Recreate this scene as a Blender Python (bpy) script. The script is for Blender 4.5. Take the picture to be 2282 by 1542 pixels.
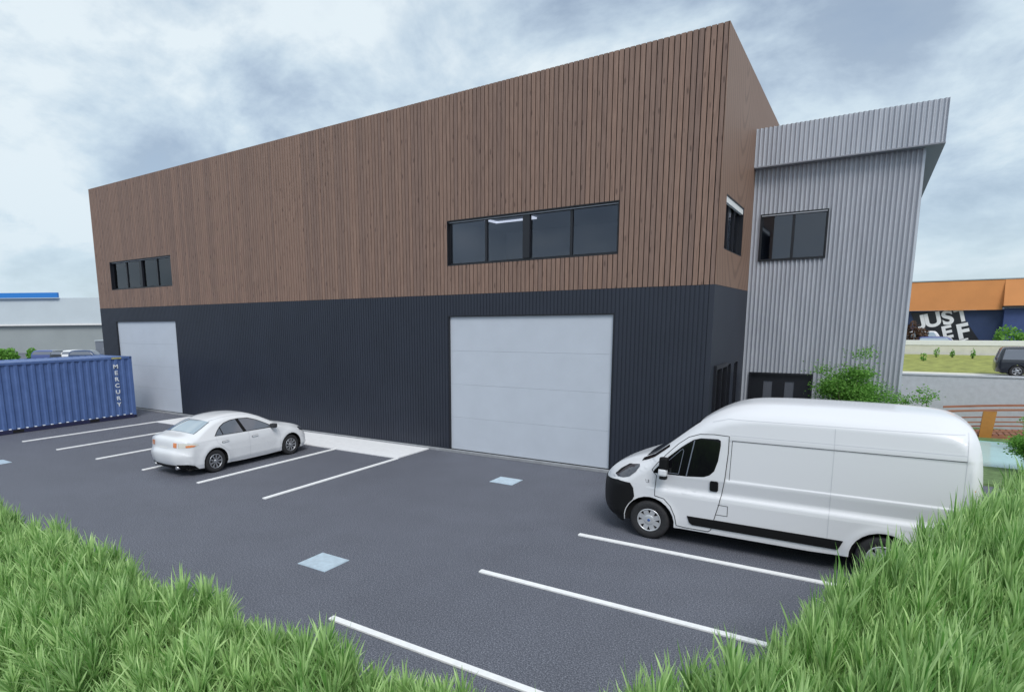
import bpy, bmesh, math, random
import numpy as np
from mathutils import Vector, Matrix
from mathutils.geometry import tessellate_polygon

random.seed(7)
rng = np.random.default_rng(11)
scene = bpy.context.scene
col = scene.collection
for o in list(bpy.data.objects):
    bpy.data.objects.remove(o, do_unlink=True)

# ------------------------------------------------------------------ camera
F, PPX, PPY = 1352.6, 999.85, 933.06          # focal length and principal point in photo pixels
YAW, PITCH, ROLL = 0.6011, -0.1597, -0.0107
CAM = Vector((2.91, -14.872, 3.907))
cyw, syw, cp, sp = math.cos(YAW), math.sin(YAW), math.cos(PITCH), math.sin(PITCH)
fwd = Vector((-syw * cp, cyw * cp, sp)); right = Vector((cyw, syw, 0)); up = right.cross(fwd)
cr, sr = math.cos(ROLL), math.sin(ROLL)
right, up = right * cr + up * sr, -right * sr + up * cr
cam_data = bpy.data.cameras.new('camera')
cam = bpy.data.objects.new('camera', cam_data); col.objects.link(cam)
cam.matrix_world = Matrix(((right.x, up.x, -fwd.x, CAM.x), (right.y, up.y, -fwd.y, CAM.y),
                           (right.z, up.z, -fwd.z, CAM.z), (0, 0, 0, 1)))
cam_data.sensor_fit = 'HORIZONTAL'; cam_data.sensor_width = 36
cam_data.lens = F / 2282 * 36
cam_data.shift_x = (1141 - PPX) / 2282; cam_data.shift_y = (PPY - 771) / 2282
cam_data.clip_start = 0.05; cam_data.clip_end = 3000
scene.camera = cam
scene.render.resolution_x = 1024; scene.render.resolution_y = 691

# ------------------------------------------------------------------ sky, sun, exposure
SUN = Vector((0.45, -0.50, 0.78)).normalized()
world = bpy.data.worlds.new('World'); scene.world = world; world.use_nodes = True
wt = world.node_tree; wt.nodes.clear()
def WN(t, **k):
    n = wt.nodes.new(t)
    for a, b in k.items(): setattr(n, a, b)
    return n
wo = WN('ShaderNodeOutputWorld')
sky = WN('ShaderNodeTexSky', sky_type='NISHITA', sun_disc=False)
sky.sun_elevation = math.asin(SUN.z); sky.sun_rotation = math.atan2(SUN.x, SUN.y)
bg_sky = WN('ShaderNodeBackground'); bg_sky.inputs['Strength'].default_value = 0.11
wt.links.new(sky.outputs[0], bg_sky.inputs['Color'])
geo = WN('ShaderNodeTexCoord')
sep = WN('ShaderNodeSeparateXYZ'); wt.links.new(geo.outputs['Generated'], sep.inputs[0])
def wmath(op, a, b=None, c=None):
    n = WN('ShaderNodeMath', operation=op)
    for i, v in enumerate((a, b, c)):
        if v is None: continue
        if isinstance(v, (int, float)): n.inputs[i].default_value = v
        else: wt.links.new(v, n.inputs[i])
    return n.outputs[0]
zz = wmath('ADD', wmath('MAXIMUM', sep.outputs[2], 0.0), 0.42)
comb = WN('ShaderNodeCombineXYZ')
wt.links.new(wmath('DIVIDE', sep.outputs[0], zz), comb.inputs[0])
wt.links.new(wmath('DIVIDE', sep.outputs[1], zz), comb.inputs[1])
comb.inputs[2].default_value = 0.35
def wnoise(scale, detail, rough, dist, off=(0, 0, 0), sc=(1, 1, 1)):
    mp = WN('ShaderNodeMapping'); mp.inputs['Location'].default_value = off; mp.inputs['Scale'].default_value = sc
    wt.links.new(comb.outputs[0], mp.inputs[0])
    n = WN('ShaderNodeTexNoise'); n.inputs['Scale'].default_value = scale; n.inputs['Detail'].default_value = detail
    n.inputs['Roughness'].default_value = rough; n.inputs['Distortion'].default_value = dist
    wt.links.new(mp.outputs[0], n.inputs['Vector']); return n.outputs['Fac']
def wramp(fac, stops):
    r = WN('ShaderNodeValToRGB'); e = r.color_ramp.elements
    while len(e) < len(stops): e.new(0.5)
    for el, (p, c) in zip(e, stops): el.position = p; el.color = (*c, 1)
    wt.links.new(fac, r.inputs[0]); return r.outputs[0]
n1 = wnoise(2.6, 8, 0.60, 0.2, (2.2, 8.8, 0))
n2 = wnoise(0.9, 4, 0.5, 0.1, (0.2, 0.9, 0))
mixn = wmath('ADD', wmath('MULTIPLY', n1, 0.62), wmath('MULTIPLY', n2, 0.38))
cloud = wramp(mixn, [(0.395, (0.43, 0.53, 0.65)), (0.445, (0.55, 0.67, 0.79)), (0.49, (0.66, 0.79, 0.89)), (0.555, (0.82, 0.92, 0.98))])
# thin, paler veil of cloud towards the horizon, as in the sky in view
hz = wmath('POWER', wmath('SUBTRACT', 1.0, wmath('MINIMUM', wmath('MAXIMUM', sep.outputs[2], 0.0), 1.0)), 9.0)
mixh = WN('ShaderNodeMix', data_type='RGBA'); wt.links.new(wmath('MULTIPLY', hz, 0.75), mixh.inputs['Factor'])
wt.links.new(cloud, mixh.inputs['A']); mixh.inputs['B'].default_value = (0.58, 0.73, 0.84, 1)
bg_cloud = WN('ShaderNodeBackground'); bg_cloud.inputs['Strength'].default_value = 0.85
wt.links.new(mixh.outputs['Result'], bg_cloud.inputs['Color'])
cover = wmath('MINIMUM', wmath('MAXIMUM', wmath('MULTIPLY_ADD', n1, 1.2, 0.28), 0.0), 0.97)
ms = WN('ShaderNodeMixShader'); wt.links.new(cover, ms.inputs[0])
wt.links.new(bg_sky.outputs[0], ms.inputs[1]); wt.links.new(bg_cloud.outputs[0], ms.inputs[2])
wt.links.new(ms.outputs[0], wo.inputs['Surface'])

sun_data = bpy.data.lights.new('sun', 'SUN'); sun_data.energy = 1.9; sun_data.angle = math.radians(26)
sun_data.color = (1.0, 0.97, 0.93)
sun = bpy.data.objects.new('sun', sun_data); col.objects.link(sun)
sun.rotation_euler = (-SUN).to_track_quat('-Z', 'Y').to_euler(); sun.location = (0, -5, 30)
vs = scene.view_settings
vs.view_transform = 'Standard'; vs.look = 'None'; vs.exposure = 0.2; vs.gamma = 1.0; vs.use_curve_mapping = False

# ------------------------------------------------------------------ materials
M = {}
def new_mat(name):
    m = bpy.data.materials.new(name); m.use_nodes = True
    M[name] = m
    nt = m.node_tree
    return m, nt, nt.nodes['Principled BSDF']
def link(nt, a, b): nt.links.new(a, b)
def coords(nt, kind='Object', scale=(1, 1, 1), rnd=0.0):
    tc = nt.nodes.new('ShaderNodeTexCoord'); mp = nt.nodes.new('ShaderNodeMapping')
    mp.inputs['Scale'].default_value = scale
    link(nt, tc.outputs[kind], mp.inputs[0])
    if rnd:
        oi = nt.nodes.new('ShaderNodeObjectInfo'); mu = nt.nodes.new('ShaderNodeMath'); mu.operation = 'MULTIPLY'
        mu.inputs[1].default_value = rnd; link(nt, oi.outputs['Random'], mu.inputs[0])
        cb = nt.nodes.new('ShaderNodeCombineXYZ')
        for i in range(3): link(nt, mu.outputs[0], cb.inputs[i])
        link(nt, cb.outputs[0], mp.inputs['Location'])
    return mp.outputs[0]
def noise_node(nt, vec, scale, detail=3, rough=0.5, dist=0.0):
    n = nt.nodes.new('ShaderNodeTexNoise'); n.inputs['Scale'].default_value = scale; n.inputs['Detail'].default_value = detail
    n.inputs['Roughness'].default_value = rough; n.inputs['Distortion'].default_value = dist
    link(nt, vec, n.inputs['Vector']); return n.outputs['Fac']
def ramp(nt, fac, stops):
    r = nt.nodes.new('ShaderNodeValToRGB'); e = r.color_ramp.elements
    while len(e) < len(stops): e.new(0.5)
    for el, (p, c) in zip(e, stops):
        el.position = p; el.color = (*c, 1) if len(c) == 3 else c
    link(nt, fac, r.inputs[0]); return r.outputs[0]
def mixc(nt, fac, a, b, blend='MIX'):
    n = nt.nodes.new('ShaderNodeMix'); n.data_type = 'RGBA'; n.blend_type = blend
    for k, v in (('Factor', fac), ('A', a), ('B', b)):
        if isinstance(v, (int, float)): n.inputs[k].default_value = v
        elif isinstance(v, tuple): n.inputs[k].default_value = (*v, 1)
        else: link(nt, v, n.inputs[k])
    return n.outputs['Result']
def bump(nt, bsdf, h, strength, dist=0.01):
    b = nt.nodes.new('ShaderNodeBump'); b.inputs['Strength'].default_value = strength; b.inputs['Distance'].default_value = dist
    link(nt, h, b.inputs['Height']); link(nt, b.outputs[0], bsdf.inputs['Normal'])
def k(c, f): return tuple(min(1, x * f) for x in c)
def mat(name, c, rough=0.5, metal=0.0, var=0.0, scale=4.0, bmp=0.0, coat=0.0, spec=0.5, kind='Object', vscale=(1, 1, 1)):
    m, nt, b = new_mat(name)
    b.inputs['Roughness'].default_value = rough; b.inputs['Metallic'].default_value = metal
    b.inputs['Base Color'].default_value = (*c, 1); b.inputs['Specular IOR Level'].default_value = spec
    if coat: b.inputs['Coat Weight'].default_value = coat; b.inputs['Coat Roughness'].default_value = 0.05
    if var or bmp:
        n = noise_node(nt, coords(nt, kind, vscale), scale, 5, 0.6)
        if var: link(nt, ramp(nt, n, [(0.3, k(c, 1 - var)), (0.7, k(c, 1 + var))]), b.inputs['Base Color'])
        if bmp: bump(nt, b, n, bmp)
    return m

# asphalt: fine speckle, patches, slight sheen
m, nt, b = new_mat('asphalt')
v = coords(nt)
fine = noise_node(nt, v, 52, 4, 0.8); mid = noise_node(nt, v, 1.3, 6, 0.65); big = noise_node(nt, v, 0.17, 4, 0.6)
c0 = ramp(nt, fine, [(0.36, (0.040, 0.043, 0.056)), (0.50, (0.096, 0.102, 0.131)), (0.64, (0.29, 0.305, 0.355))])
c1 = mixc(nt, 0.8, c0, ramp(nt, mid, [(0.35, (0.93, 0.93, 0.93)), (0.65, (1.06, 1.06, 1.06))]), 'MULTIPLY')
c2 = mixc(nt, 0.8, c1, ramp(nt, big, [(0.35, (0.94, 0.94, 0.94)), (0.65, (1.05, 1.05, 1.05))]), 'MULTIPLY')
link(nt, c2, b.inputs['Base Color']); b.inputs['Roughness'].default_value = 0.72
bump(nt, b, fine, 0.6, 0.008)

# larch boards: each board its own tone, grain along it, knots
def wood(name, tones, rnd, kind, stretch, joint=False):
    m, nt, b = new_mat(name)
    v = coords(nt, kind, stretch, rnd)
    g = noise_node(nt, v, 9, 6, 0.65, 0.4)
    c = ramp(nt, g, [(0.25, tones[0]), (0.5, tones[1]), (0.75, tones[2])])
    if rnd:
        oi = nt.nodes.new('ShaderNodeObjectInfo')
        t = ramp(nt, oi.outputs['Random'], [(0.0, (0.88, 0.88, 0.90)), (0.5, (1.0, 0.99, 0.98)), (1.0, (1.12, 1.09, 1.06))])
        c = mixc(nt, 1.0, c, t, 'MULTIPLY')
        v2 = coords(nt, kind, (6.5, 6.5, 1.9), rnd * 3)
        vo = nt.nodes.new('ShaderNodeTexVoronoi'); vo.inputs['Scale'].default_value = 1.0; link(nt, v2, vo.inputs['Vector'])
        kn = ramp(nt, vo.outputs['Distance'], [(0.08, (0.42, 0.38, 0.38)), (0.18, (1, 1, 1))])
        c = mixc(nt, 0.8, c, kn, 'MULTIPLY')
    link(nt, c, b.inputs['Base Color']); b.inputs['Roughness'].default_value = 0.6
    bump(nt, b, g, 0.18, 0.004)
    return m
wood('larch_board', [(0.165, 0.103, 0.078), (0.232, 0.150, 0.117), (0.29, 0.192, 0.150)], 40.0, 'Object', (3, 3, 0.22))
m, nt, b = new_mat('larch_panel')
v = coords(nt, 'Object', (1, 0.9, 0.16))
g0 = noise_node(nt, v, 1.6, 4, 0.5, 0.6)
wv = nt.nodes.new('ShaderNodeTexWave'); wv.wave_type = 'RINGS'; wv.rings_direction = 'X'
wv.inputs['Scale'].default_value = 1.5; wv.inputs['Distortion'].default_value = 2.2; wv.inputs['Detail'].default_value = 2.0
wv.inputs['Detail Scale'].default_value = 0.8
mp2 = coords(nt, 'Object', (1, 1.0, 0.36)); mp2.node.inputs['Location'].default_value = (0, -2.4, -3.7); link(nt, mp2, wv.inputs['Vector'])
fg = noise_node(nt, coords(nt, 'Object', (8, 14, 0.6)), 4, 5, 0.7)
c = ramp(nt, fg, [(0.3, (0.205, 0.125, 0.090)), (0.7, (0.290, 0.185, 0.138))])
c = mixc(nt, 0.6, c, ramp(nt, wv.outputs['Fac'], [(0.0, (0.62, 0.60, 0.58)), (0.35, (1.04, 1.04, 1.04))]), 'MULTIPLY')
link(nt, c, b.inputs['Base Color']); b.inputs['Roughness'].default_value = 0.58; b.inputs['Specular IOR Level'].default_value = 0.35

mat('dark_steel', (0.022, 0.027, 0.042), 0.45, 0.0, 0.10, 0.8)
mat('dark_flat', (0.024, 0.029, 0.044), 0.5, 0.0, 0.12, 0.7)
mat('backing', (0.018, 0.015, 0.014), 0.9)
mat('core_wall', (0.30, 0.30, 0.31), 0.9)
m, nt, b = new_mat('galv_steel')
v = coords(nt, 'Object', (1, 1, 0.15)); n_ = noise_node(nt, v, 3.0, 6, 0.6)
link(nt, ramp(nt, n_, [(0.3, (0.42, 0.44, 0.49)), (0.7, (0.54, 0.56, 0.61))]), b.inputs['Base Color'])
b.inputs['Roughness'].default_value = 0.42; b.inputs['Metallic'].default_value = 0.35
mat('soffit_grey', (0.26, 0.27, 0.31), 0.6, 0.2)
mat('door_white', (0.52, 0.56, 0.63), 0.45, 0.0, 0.03, 1.5, 0.02)
mat('frame_black', (0.012, 0.013, 0.018), 0.35)
mat('trim_grey', (0.36, 0.38, 0.42), 0.4, 0.3)
mat('plinth', (0.30, 0.31, 0.33), 0.7, 0.0, 0.15, 5)
mat('strip_white', (0.80, 0.80, 0.82), 0.75, 0.0, 0.05, 6, 0.1)
mat('line_white', (0.86, 0.86, 0.87), 0.6, 0.0, 0.06, 12, 0.08)
mat('room_wall', (0.42, 0.43, 0.47), 0.9)
mat('room_floor', (0.12, 0.12, 0.13), 0.8)
mat('capping', (0.10, 0.085, 0.08), 0.5, 0.2)
def glass(name, tint, refl, rough=0.02):
    m = bpy.data.materials.new(name); m.use_nodes = True; M[name] = m
    nt = m.node_tree; nt.nodes.clear()
    out = nt.nodes.new('ShaderNodeOutputMaterial'); mx = nt.nodes.new('ShaderNodeMixShader')
    tr = nt.nodes.new('ShaderNodeBsdfTransparent'); tr.inputs[0].default_value = (*tint, 1)
    gl = nt.nodes.new('ShaderNodeBsdfGlossy'); gl.inputs['Roughness'].default_value = rough; gl.inputs[0].default_value = (0.9, 0.93, 1, 1)
    fr = nt.nodes.new('ShaderNodeFresnel'); fr.inputs[0].default_value = 1.5
    ad = nt.nodes.new('ShaderNodeMath'); ad.operation = 'ADD'; ad.inputs[1].default_value = refl; ad.use_clamp = True
    link(nt, fr.outputs[0], ad.inputs[0]); link(nt, ad.outputs[0], mx.inputs[0])
    link(nt, tr.outputs[0], mx.inputs[1]); link(nt, gl.outputs[0], mx.inputs[2]); link(nt, mx.outputs[0], out.inputs[0])
glass('window_glass', (0.74, 0.77, 0.84), 0.02)
def emit(name, c, s):
    m, nt, b = new_mat(name); b.inputs['Base Color'].default_value = (0.8, 0.8, 0.8, 1)
    b.inputs['Emission Color'].default_value = (*c, 1); b.inputs['Emission Strength'].default_value = s
emit('lamp_lit', (0.95, 0.97, 1.0), 0.9)
mat('cover_sky_tint', (0.56, 0.68, 0.78), 0.35, 0.15, 0.12, 9, 0.05)  # pale blue of the reflected sky put into the base colour
mat('car_paint', (0.74, 0.75, 0.78), 0.32, 0.0, 0, 1, 0, 0.6)
mat('van_paint', (0.73, 0.735, 0.77), 0.38, 0.0, 0, 1, 0, 0.5)
mat('black_plastic', (0.006, 0.006, 0.007), 0.55, spec=0.25)
mat('gap_dark', (0.03, 0.031, 0.036), 0.8)
mat('gap_soft', (0.58, 0.59, 0.63), 0.8)
mat('under_black', (0.008, 0.008, 0.009), 0.9)
mat('glass_black', (0.006, 0.006, 0.008), 0.06, 0.0, spec=0.5)
mat('car_glass', (0.34, 0.38, 0.45), 0.08, 0.6, coat=0.6)
mat('rear_glass', (0.42, 0.50, 0.56), 0.08, 0.4, coat=0.8)
mat('door_glass', (0.15, 0.16, 0.19), 0.25, 0.4)
mat('lamp_glass', (0.07, 0.075, 0.095), 0.12, 0.4, coat=1.0)
mat('tyre', (0.022, 0.022, 0.025), 0.8, 0.0, 0.2, 20)
mat('rim', (0.48, 0.49, 0.52), 0.3, 0.8)
mat('hubcap', (0.60, 0.61, 0.64), 0.32, 0.5)
mat('lamp_orange', (0.75, 0.26, 0.10), 0.2, coat=1)
mat('lamp_clear', (0.72, 0.70, 0.64), 0.15, coat=1)
mat('badge_blue', (0.05, 0.12, 0.35), 0.3)
m, nt, b = new_mat('container_blue')
v = coords(nt); n_ = noise_node(nt, v, 2.2, 6, 0.65); n3 = noise_node(nt, coords(nt, 'Object', (3, 3, 0.5)), 6, 5, 0.7)
c = ramp(nt, n_, [(0.3, (0.074, 0.130, 0.310)), (0.7, (0.100, 0.168, 0.380))])
c = mixc(nt, 0.5, c, ramp(nt, n3, [(0.35, (0.8, 0.8, 0.82)), (0.7, (1.12, 1.12, 1.1))]), 'MULTIPLY')
link(nt, c, b.inputs['Base Color']); b.inputs['Roughness'].default_value = 0.45; b.inputs['Specular IOR Level'].default_value = 0.35
mat('container_dark', (0.018, 0.020, 0.065), 0.6)
mat('letter_grey', (0.66, 0.70, 0.76), 0.6, 0.0, 0.25, 14)
mat('label_yellow', (0.38, 0.36, 0.16), 0.6, 0.0, 0.4, 30)
mat('concrete', (0.50, 0.52, 0.56), 0.85, 0.0, 0.08, 6, 0.15)
mat('lawn', (0.125, 0.20, 0.075), 0.9, 0.0, 0.3, 8, 0.3)
mat('verge', (0.27, 0.29, 0.07), 0.95, 0.0, 0.45, 1.4)
mat('path_cream', (0.66, 0.64, 0.56), 0.85, 0.0, 0.06, 2)
m, nt, b = new_mat('pool_water')
b.inputs['Base Color'].default_value = (0.46, 0.74, 0.77, 1); b.inputs['Roughness'].default_value = 0.08
bump(nt, b, noise_node(nt, coords(nt), 3.5, 3), 0.12, 0.02)
mat('bridge_wood', (0.34, 0.145, 0.085), 0.6, 0.0, 0.25, 6, 0.1, vscale=(0.3, 3, 3))
mat('bridge_post', (0.44, 0.185, 0.035), 0.6, 0.0, 0.1, 6)
mat('bark', (0.10, 0.075, 0.055), 0.9, 0.0, 0.3, 12)
mat('shed_orange', (0.58, 0.235, 0.075), 0.7, 0.0, 0.08, 0.4)
mat('shed_navy', (0.020, 0.040, 0.105), 0.6, 0.0, 0.15, 0.6)
mat('shed_blue', (0.045, 0.075, 0.21), 0.6, 0.0, 0.15, 0.8)
mat('white_paint', (0.78, 0.78, 0.78), 0.6, 0.0, 0.04, 3)
mat('far_white', (0.40, 0.45, 0.49), 0.7, 0.0, 0.04, 0.3)  # distance haze put into the base colour
mat('far_grey', (0.30, 0.33, 0.34), 0.8, 0.0, 0.07, 0.2)  # shed wall tone, paled in its colour for haze
mat('sign_blue', (0.025, 0.20, 0.60), 0.5)
mat('suv_black', (0.012, 0.015, 0.024), 0.25, coat=0.7)
mat('suv_grey', (0.16, 0.18, 0.22), 0.3, coat=0.7)
mat('paint_blue', (0.06, 0.09, 0.26), 0.3, coat=0.6)
mat('paint_navy', (0.02, 0.045, 0.12), 0.3, coat=0.6)
def leafy(name, dark, light, trans=0.35):
    m, nt, b = new_mat(name)
    at = nt.nodes.new('ShaderNodeAttribute'); at.attribute_name = 'tone'
    c = ramp(nt, at.outputs['Fac'], [(0.0, dark), (1.0, light)])
    oi = nt.nodes.new('ShaderNodeObjectInfo')
    c = mixc(nt, 0.7, c, ramp(nt, oi.outputs['Random'], [(0, (0.86, 0.9, 0.85)), (1, (1.1, 1.08, 1.05))]), 'MULTIPLY')
    link(nt, c, b.inputs['Base Color']); b.inputs['Roughness'].default_value = 0.55; b.inputs['Specular IOR Level'].default_value = 0.3
    tl = nt.nodes.new('ShaderNodeBsdfTranslucent'); link(nt, c, tl.inputs[0])
    mx = nt.nodes.new('ShaderNodeMixShader'); mx.inputs[0].default_value = trans
    out = nt.nodes['Material Output']
    link(nt, b.outputs[0], mx.inputs[1]); link(nt, tl.outputs[0], mx.inputs[2]); link(nt, mx.outputs[0], out.inputs['Surface'])
leafy('hedge_blade', (0.13, 0.31, 0.065), (0.64, 0.85, 0.40), 0.40)
leafy('shrub_leaf', (0.085, 0.24, 0.035), (0.30, 0.58, 0.13), 0.45)
mat('hedge_core', (0.016, 0.042, 0.011), 0.95, 0.0, 0.4, 12)  # near-black green, shade of the hedge's inside put into the colour

# ------------------------------------------------------------------ helpers
def obj(name, mesh, parent=None, loc=(0, 0, 0), rot=None):
    o = bpy.data.objects.new(name, mesh); col.objects.link(o)
    o.location = loc
    if rot is not None: o.rotation_euler = rot
    if parent is not None: o.parent = parent
    return o
def tag(o, label=None, cat=None, group=None, kind=None):
    if label: o['label'] = label
    if cat: o['category'] = cat
    if group: o['group'] = group
    if kind: o['kind'] = kind
    return o
def thing(name, loc, label, cat, group=None, rz=0.0):
    o = bpy.data.objects.new(name, None); col.objects.link(o); o.location = loc; o.rotation_euler = (0, 0, rz)
    o.empty_display_size = 0.2
    return tag(o, label, cat, group)
def copy_tree(o, parent=None):
    c = o.copy(); col.objects.link(c); c.parent = parent
    for ch in o.children: copy_tree(ch, c)
    return c
class MB:
    def __init__(s): s.v = []; s.f = []; s.sm = []
    def add(s, vs, fs, smooth=False):
        n = len(s.v); s.v += [tuple(p) for p in vs]
        for f in fs: s.f.append(tuple(i + n for i in f)); s.sm.append(smooth)
        return s
    def box(s, x0, x1, y0, y1, z0, z1):
        return s.add([(x0, y0, z0), (x1, y0, z0), (x1, y1, z0), (x0, y1, z0), (x0, y0, z1), (x1, y0, z1), (x1, y1, z1), (x0, y1, z1)],
                     [(3, 2, 1, 0), (4, 5, 6, 7), (0, 1, 5, 4), (1, 2, 6, 5), (2, 3, 7, 6), (3, 0, 4, 7)])
    def cbox(s, x0, x1, y0, y1, z0, z1, c):
        """box with chamfered edges (all twelve)"""
        vs = []; idx = {}
        X = (x0, x1); Y = (y0, y1); Z = (z0, z1)
        bm = bmesh.new(); bmesh.ops.create_cube(bm, size=1)
        for w in bm.verts: w.co = Vector((X[w.co.x > 0], Y[w.co.y > 0], Z[w.co.z > 0]))
        bmesh.ops.bevel(bm, geom=bm.edges[:], offset=c, segments=2, affect='EDGES', profile=0.6)
        bm.verts.index_update()
        s.add([w.co[:] for w in bm.verts], [[w.index for w in f.verts] for f in bm.faces]); bm.free(); return s
    def prism(s, pts, a, b, axis='y', smooth=False):
        n = len(pts)
        def P(p, t): return {'y': (p[0], t, p[1]), 'x': (t, p[0], p[1]), 'z': (p[0], p[1], t)}[axis]
        vs = [P(p, a) for p in pts] + [P(p, b) for p in pts]
        return s.add(vs, [tuple(range(n)), tuple(range(2 * n - 1, n - 1, -1))] + [(i, (i + 1) % n, n + (i + 1) % n, n + i) for i in range(n)], smooth)
    def tube(s, pts, rad, n=8, cap=True):
        pts = [Vector(p) for p in pts]
        if not isinstance(rad, (list, tuple)): rad = [rad] * len(pts)
        base = len(s.v); a = None
        for i, p in enumerate(pts):
            d = (pts[min(i + 1, len(pts) - 1)] - pts[max(i - 1, 0)]).normalized()
            if a is None: a = d.orthogonal().normalized()
            a = (a - d * a.dot(d)).normalized(); b = d.cross(a)
            for j in range(n):
                t = 2 * math.pi * j / n; s.v.append(tuple(p + (a * math.cos(t) + b * math.sin(t)) * rad[i]))
        for i in range(len(pts) - 1):
            for j in range(n):
                q = base + i * n; s.f.append((q + j, q + (j + 1) % n, q + n + (j + 1) % n, q + n + j)); s.sm.append(True)
        if cap:
            s.f.append(tuple(base + j for j in reversed(range(n)))); s.sm.append(False)
            q = base + (len(pts) - 1) * n; s.f.append(tuple(q + j for j in range(n))); s.sm.append(False)
        return s
    def lathe(s, prof, n=40, c=(0, 0, 0), smooth=True):
        """profile of (radius, y) turned about the y axis"""
        base = len(s.v)
        for r, y in prof:
            for j in range(n):
                t = 2 * math.pi * j / n; s.v.append((c[0] + r * math.cos(t), c[1] + y, c[2] + r * math.sin(t)))
        for i in range(len(prof) - 1):
            for j in range(n):
                q = base + i * n; s.f.append((q + j, q + (j + 1) % n, q + n + (j + 1) % n, q + n + j)); s.sm.append(smooth)
        return s
    def mesh(s, name, m):
        me = bpy.data.meshes.new(name); me.from_pydata(s.v, [], s.f); me.materials.append(M[m])
        me.polygons.foreach_set('use_smooth', s.sm)
        me.update(); return me
    def build(s, name, m, parent=None, loc=(0, 0, 0), rot=None): return obj(name, s.mesh(name, m), parent, loc, rot)
    def fixn(s, name, m, parent=None, loc=(0, 0, 0), rot=None):
        o = s.build(name, m, parent, loc, rot)
        bm = bmesh.new(); bm.from_mesh(o.data); bmesh.ops.recalc_face_normals(bm, faces=bm.faces); bm.to_mesh(o.data); bm.free(); return o
def corr(mb, a0, a1, z0, z1, prof, pitch, place, smooth=False):
    """profiled sheet: prof = [(fraction of pitch, depth)], place(a, depth, z) -> point"""
    pts = []; n0 = math.floor(a0 / pitch) - 1; a = n0
    while a * pitch <= a1 + pitch:
        for fr, d in prof: pts.append((a * pitch + fr * pitch, d))
        a += 1
    cl = []
    for (p, d), (p2, d2) in zip(pts, pts[1:]):
        if p < a0 <= p2: cl.append((a0, d + (d2 - d) * (a0 - p) / max(p2 - p, 1e-9)))
        if a0 < p < a1: cl.append((p, d))
        if p < a1 <= p2: cl.append((a1, d + (d2 - d) * (a1 - p) / max(p2 - p, 1e-9)))
    vs = [place(p, d, z0) for p, d in cl] + [place(p, d, z1) for p, d in cl]; n = len(cl)
    mb.add(vs, [(i, i + 1, n + i + 1, n + i) for i in range(n - 1)], smooth)
def text_mesh(body, size, ext, m, bold=0.0):
    cu = bpy.data.curves.new('lettering', 'FONT'); cu.body = body; cu.size = size; cu.extrude = ext; cu.offset = bold
    cu.align_x = 'CENTER'; cu.align_y = 'CENTER'
    t = bpy.data.objects.new('lettering', cu); col.objects.link(t)
    dg = bpy.context.evaluated_depsgraph_get(); me = bpy.data.meshes.new_from_object(t.evaluated_get(dg))
    bpy.data.objects.remove(t, do_unlink=True); me.materials.clear(); me.materials.append(M[m]); return me

# ------------------------------------------------------------------ ground
g = MB(); S = 900
g.add([(-S, -S, 0), (S, -S, 0), (S, S, 0), (-S, S, 0)], [(0, 1, 2, 3)])
tag(g.build('ground', 'asphalt'), kind='structure')
f = MB(); f.cbox(-20.5, -7.99, -1.62, -0.07, 0.0, 0.035, 0.006)
tag(f.build('pavement', 'strip_white'), kind='structure')

# ------------------------------------------------------------------ warehouse
W, HM, HT = 27.34, 4.656, 10.07
DOORS = [(-26.0, -21.18), (-7.27, -2.29)]; HD = 4.05
WINS = [(-26.08, -21.16), (-7.30, -2.26)]; WZ0, WZ1 = 5.47, 6.72
DEP = 17.0
wh = thing('warehouse', (0, 0, 0), 'long warehouse with brown timber boards above dark ribbed steel and two white doors', 'warehouse')
core = MB()
def wall_x(x0, x1, z0, z1): core.box(x0, x1, 0.032, 0.26, z0, z1)
xs = [-W + 0.03, DOORS[0][0], DOORS[0][1], DOORS[1][0], DOORS[1][1], -0.03]
for a, b_ in ((0, 1), (2, 3), (4, 5)): wall_x(xs[a], xs[b_], 0, HD)
wall_x(-W + 0.03, -0.03, HD + 0.001, WZ0)
xs = [-W + 0.03, WINS[0][0], WINS[0][1], WINS[1][0], WINS[1][1], -0.03]
for a, b_ in ((0, 1), (2, 3), (4, 5)): wall_x(xs[a], xs[b_], WZ0 + 0.001, WZ1)
wall_x(-W + 0.03, -0.03, WZ1 + 0.001, HT - 0.02)
core.fixn('wall_core', 'backing', wh)
c2 = MB()   # gable walls and rear wall; the near gable has a window opening
SY0, SY1, SZ0, SZ1 = 0.72, 3.08, 5.49, 6.71
NARROW = [(2.02, 2.62), (3.05, 3.62)]; NZ = 2.74
c2.box(-W + 0.03, -W + 0.25, 0.262, DEP, 0, HT - 0.02)
c2.box(-W + 0.03, -0.03, DEP, DEP + 0.22, 0, HT - 0.02)
c2.fixn('wall_core', 'core_wall', wh)
def gable(mb, z0, z1, holes, x0=-0.25, x1=0.0, y0=0.0, y1=DEP):
    """rectangular wall in the plane x, minus holes (y0, y1, z0, z1)"""
    ys = sorted({y0, y1, *[h[0] for h in holes], *[h[1] for h in holes]}); zs = sorted({z0, z1, *[h[2] for h in holes], *[h[3] for h in holes]})
    for ya, yb in zip(ys, ys[1:]):
        run = None
        for za, zb in zip(zs, zs[1:]):
            inside = any(h[0] <= (ya + yb) / 2 <= h[1] and h[2] <= (za + zb) / 2 <= h[3] for h in holes)
            if not inside:
                if run and abs(run[1] - za) < 1e-6: run[1] = zb
                else:
                    if run: mb.box(x0, x1, ya, yb, *run)
                    run = [za, zb]
        if run: mb.box(x0, x1, ya, yb, *run)
gm = MB(); gable(gm, HM, HT, [(SY0, SY1, SZ0, SZ1)], -0.028, 0.0, 0.0)
gm.fixn('timber_panel', 'larch_panel', wh)
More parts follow.
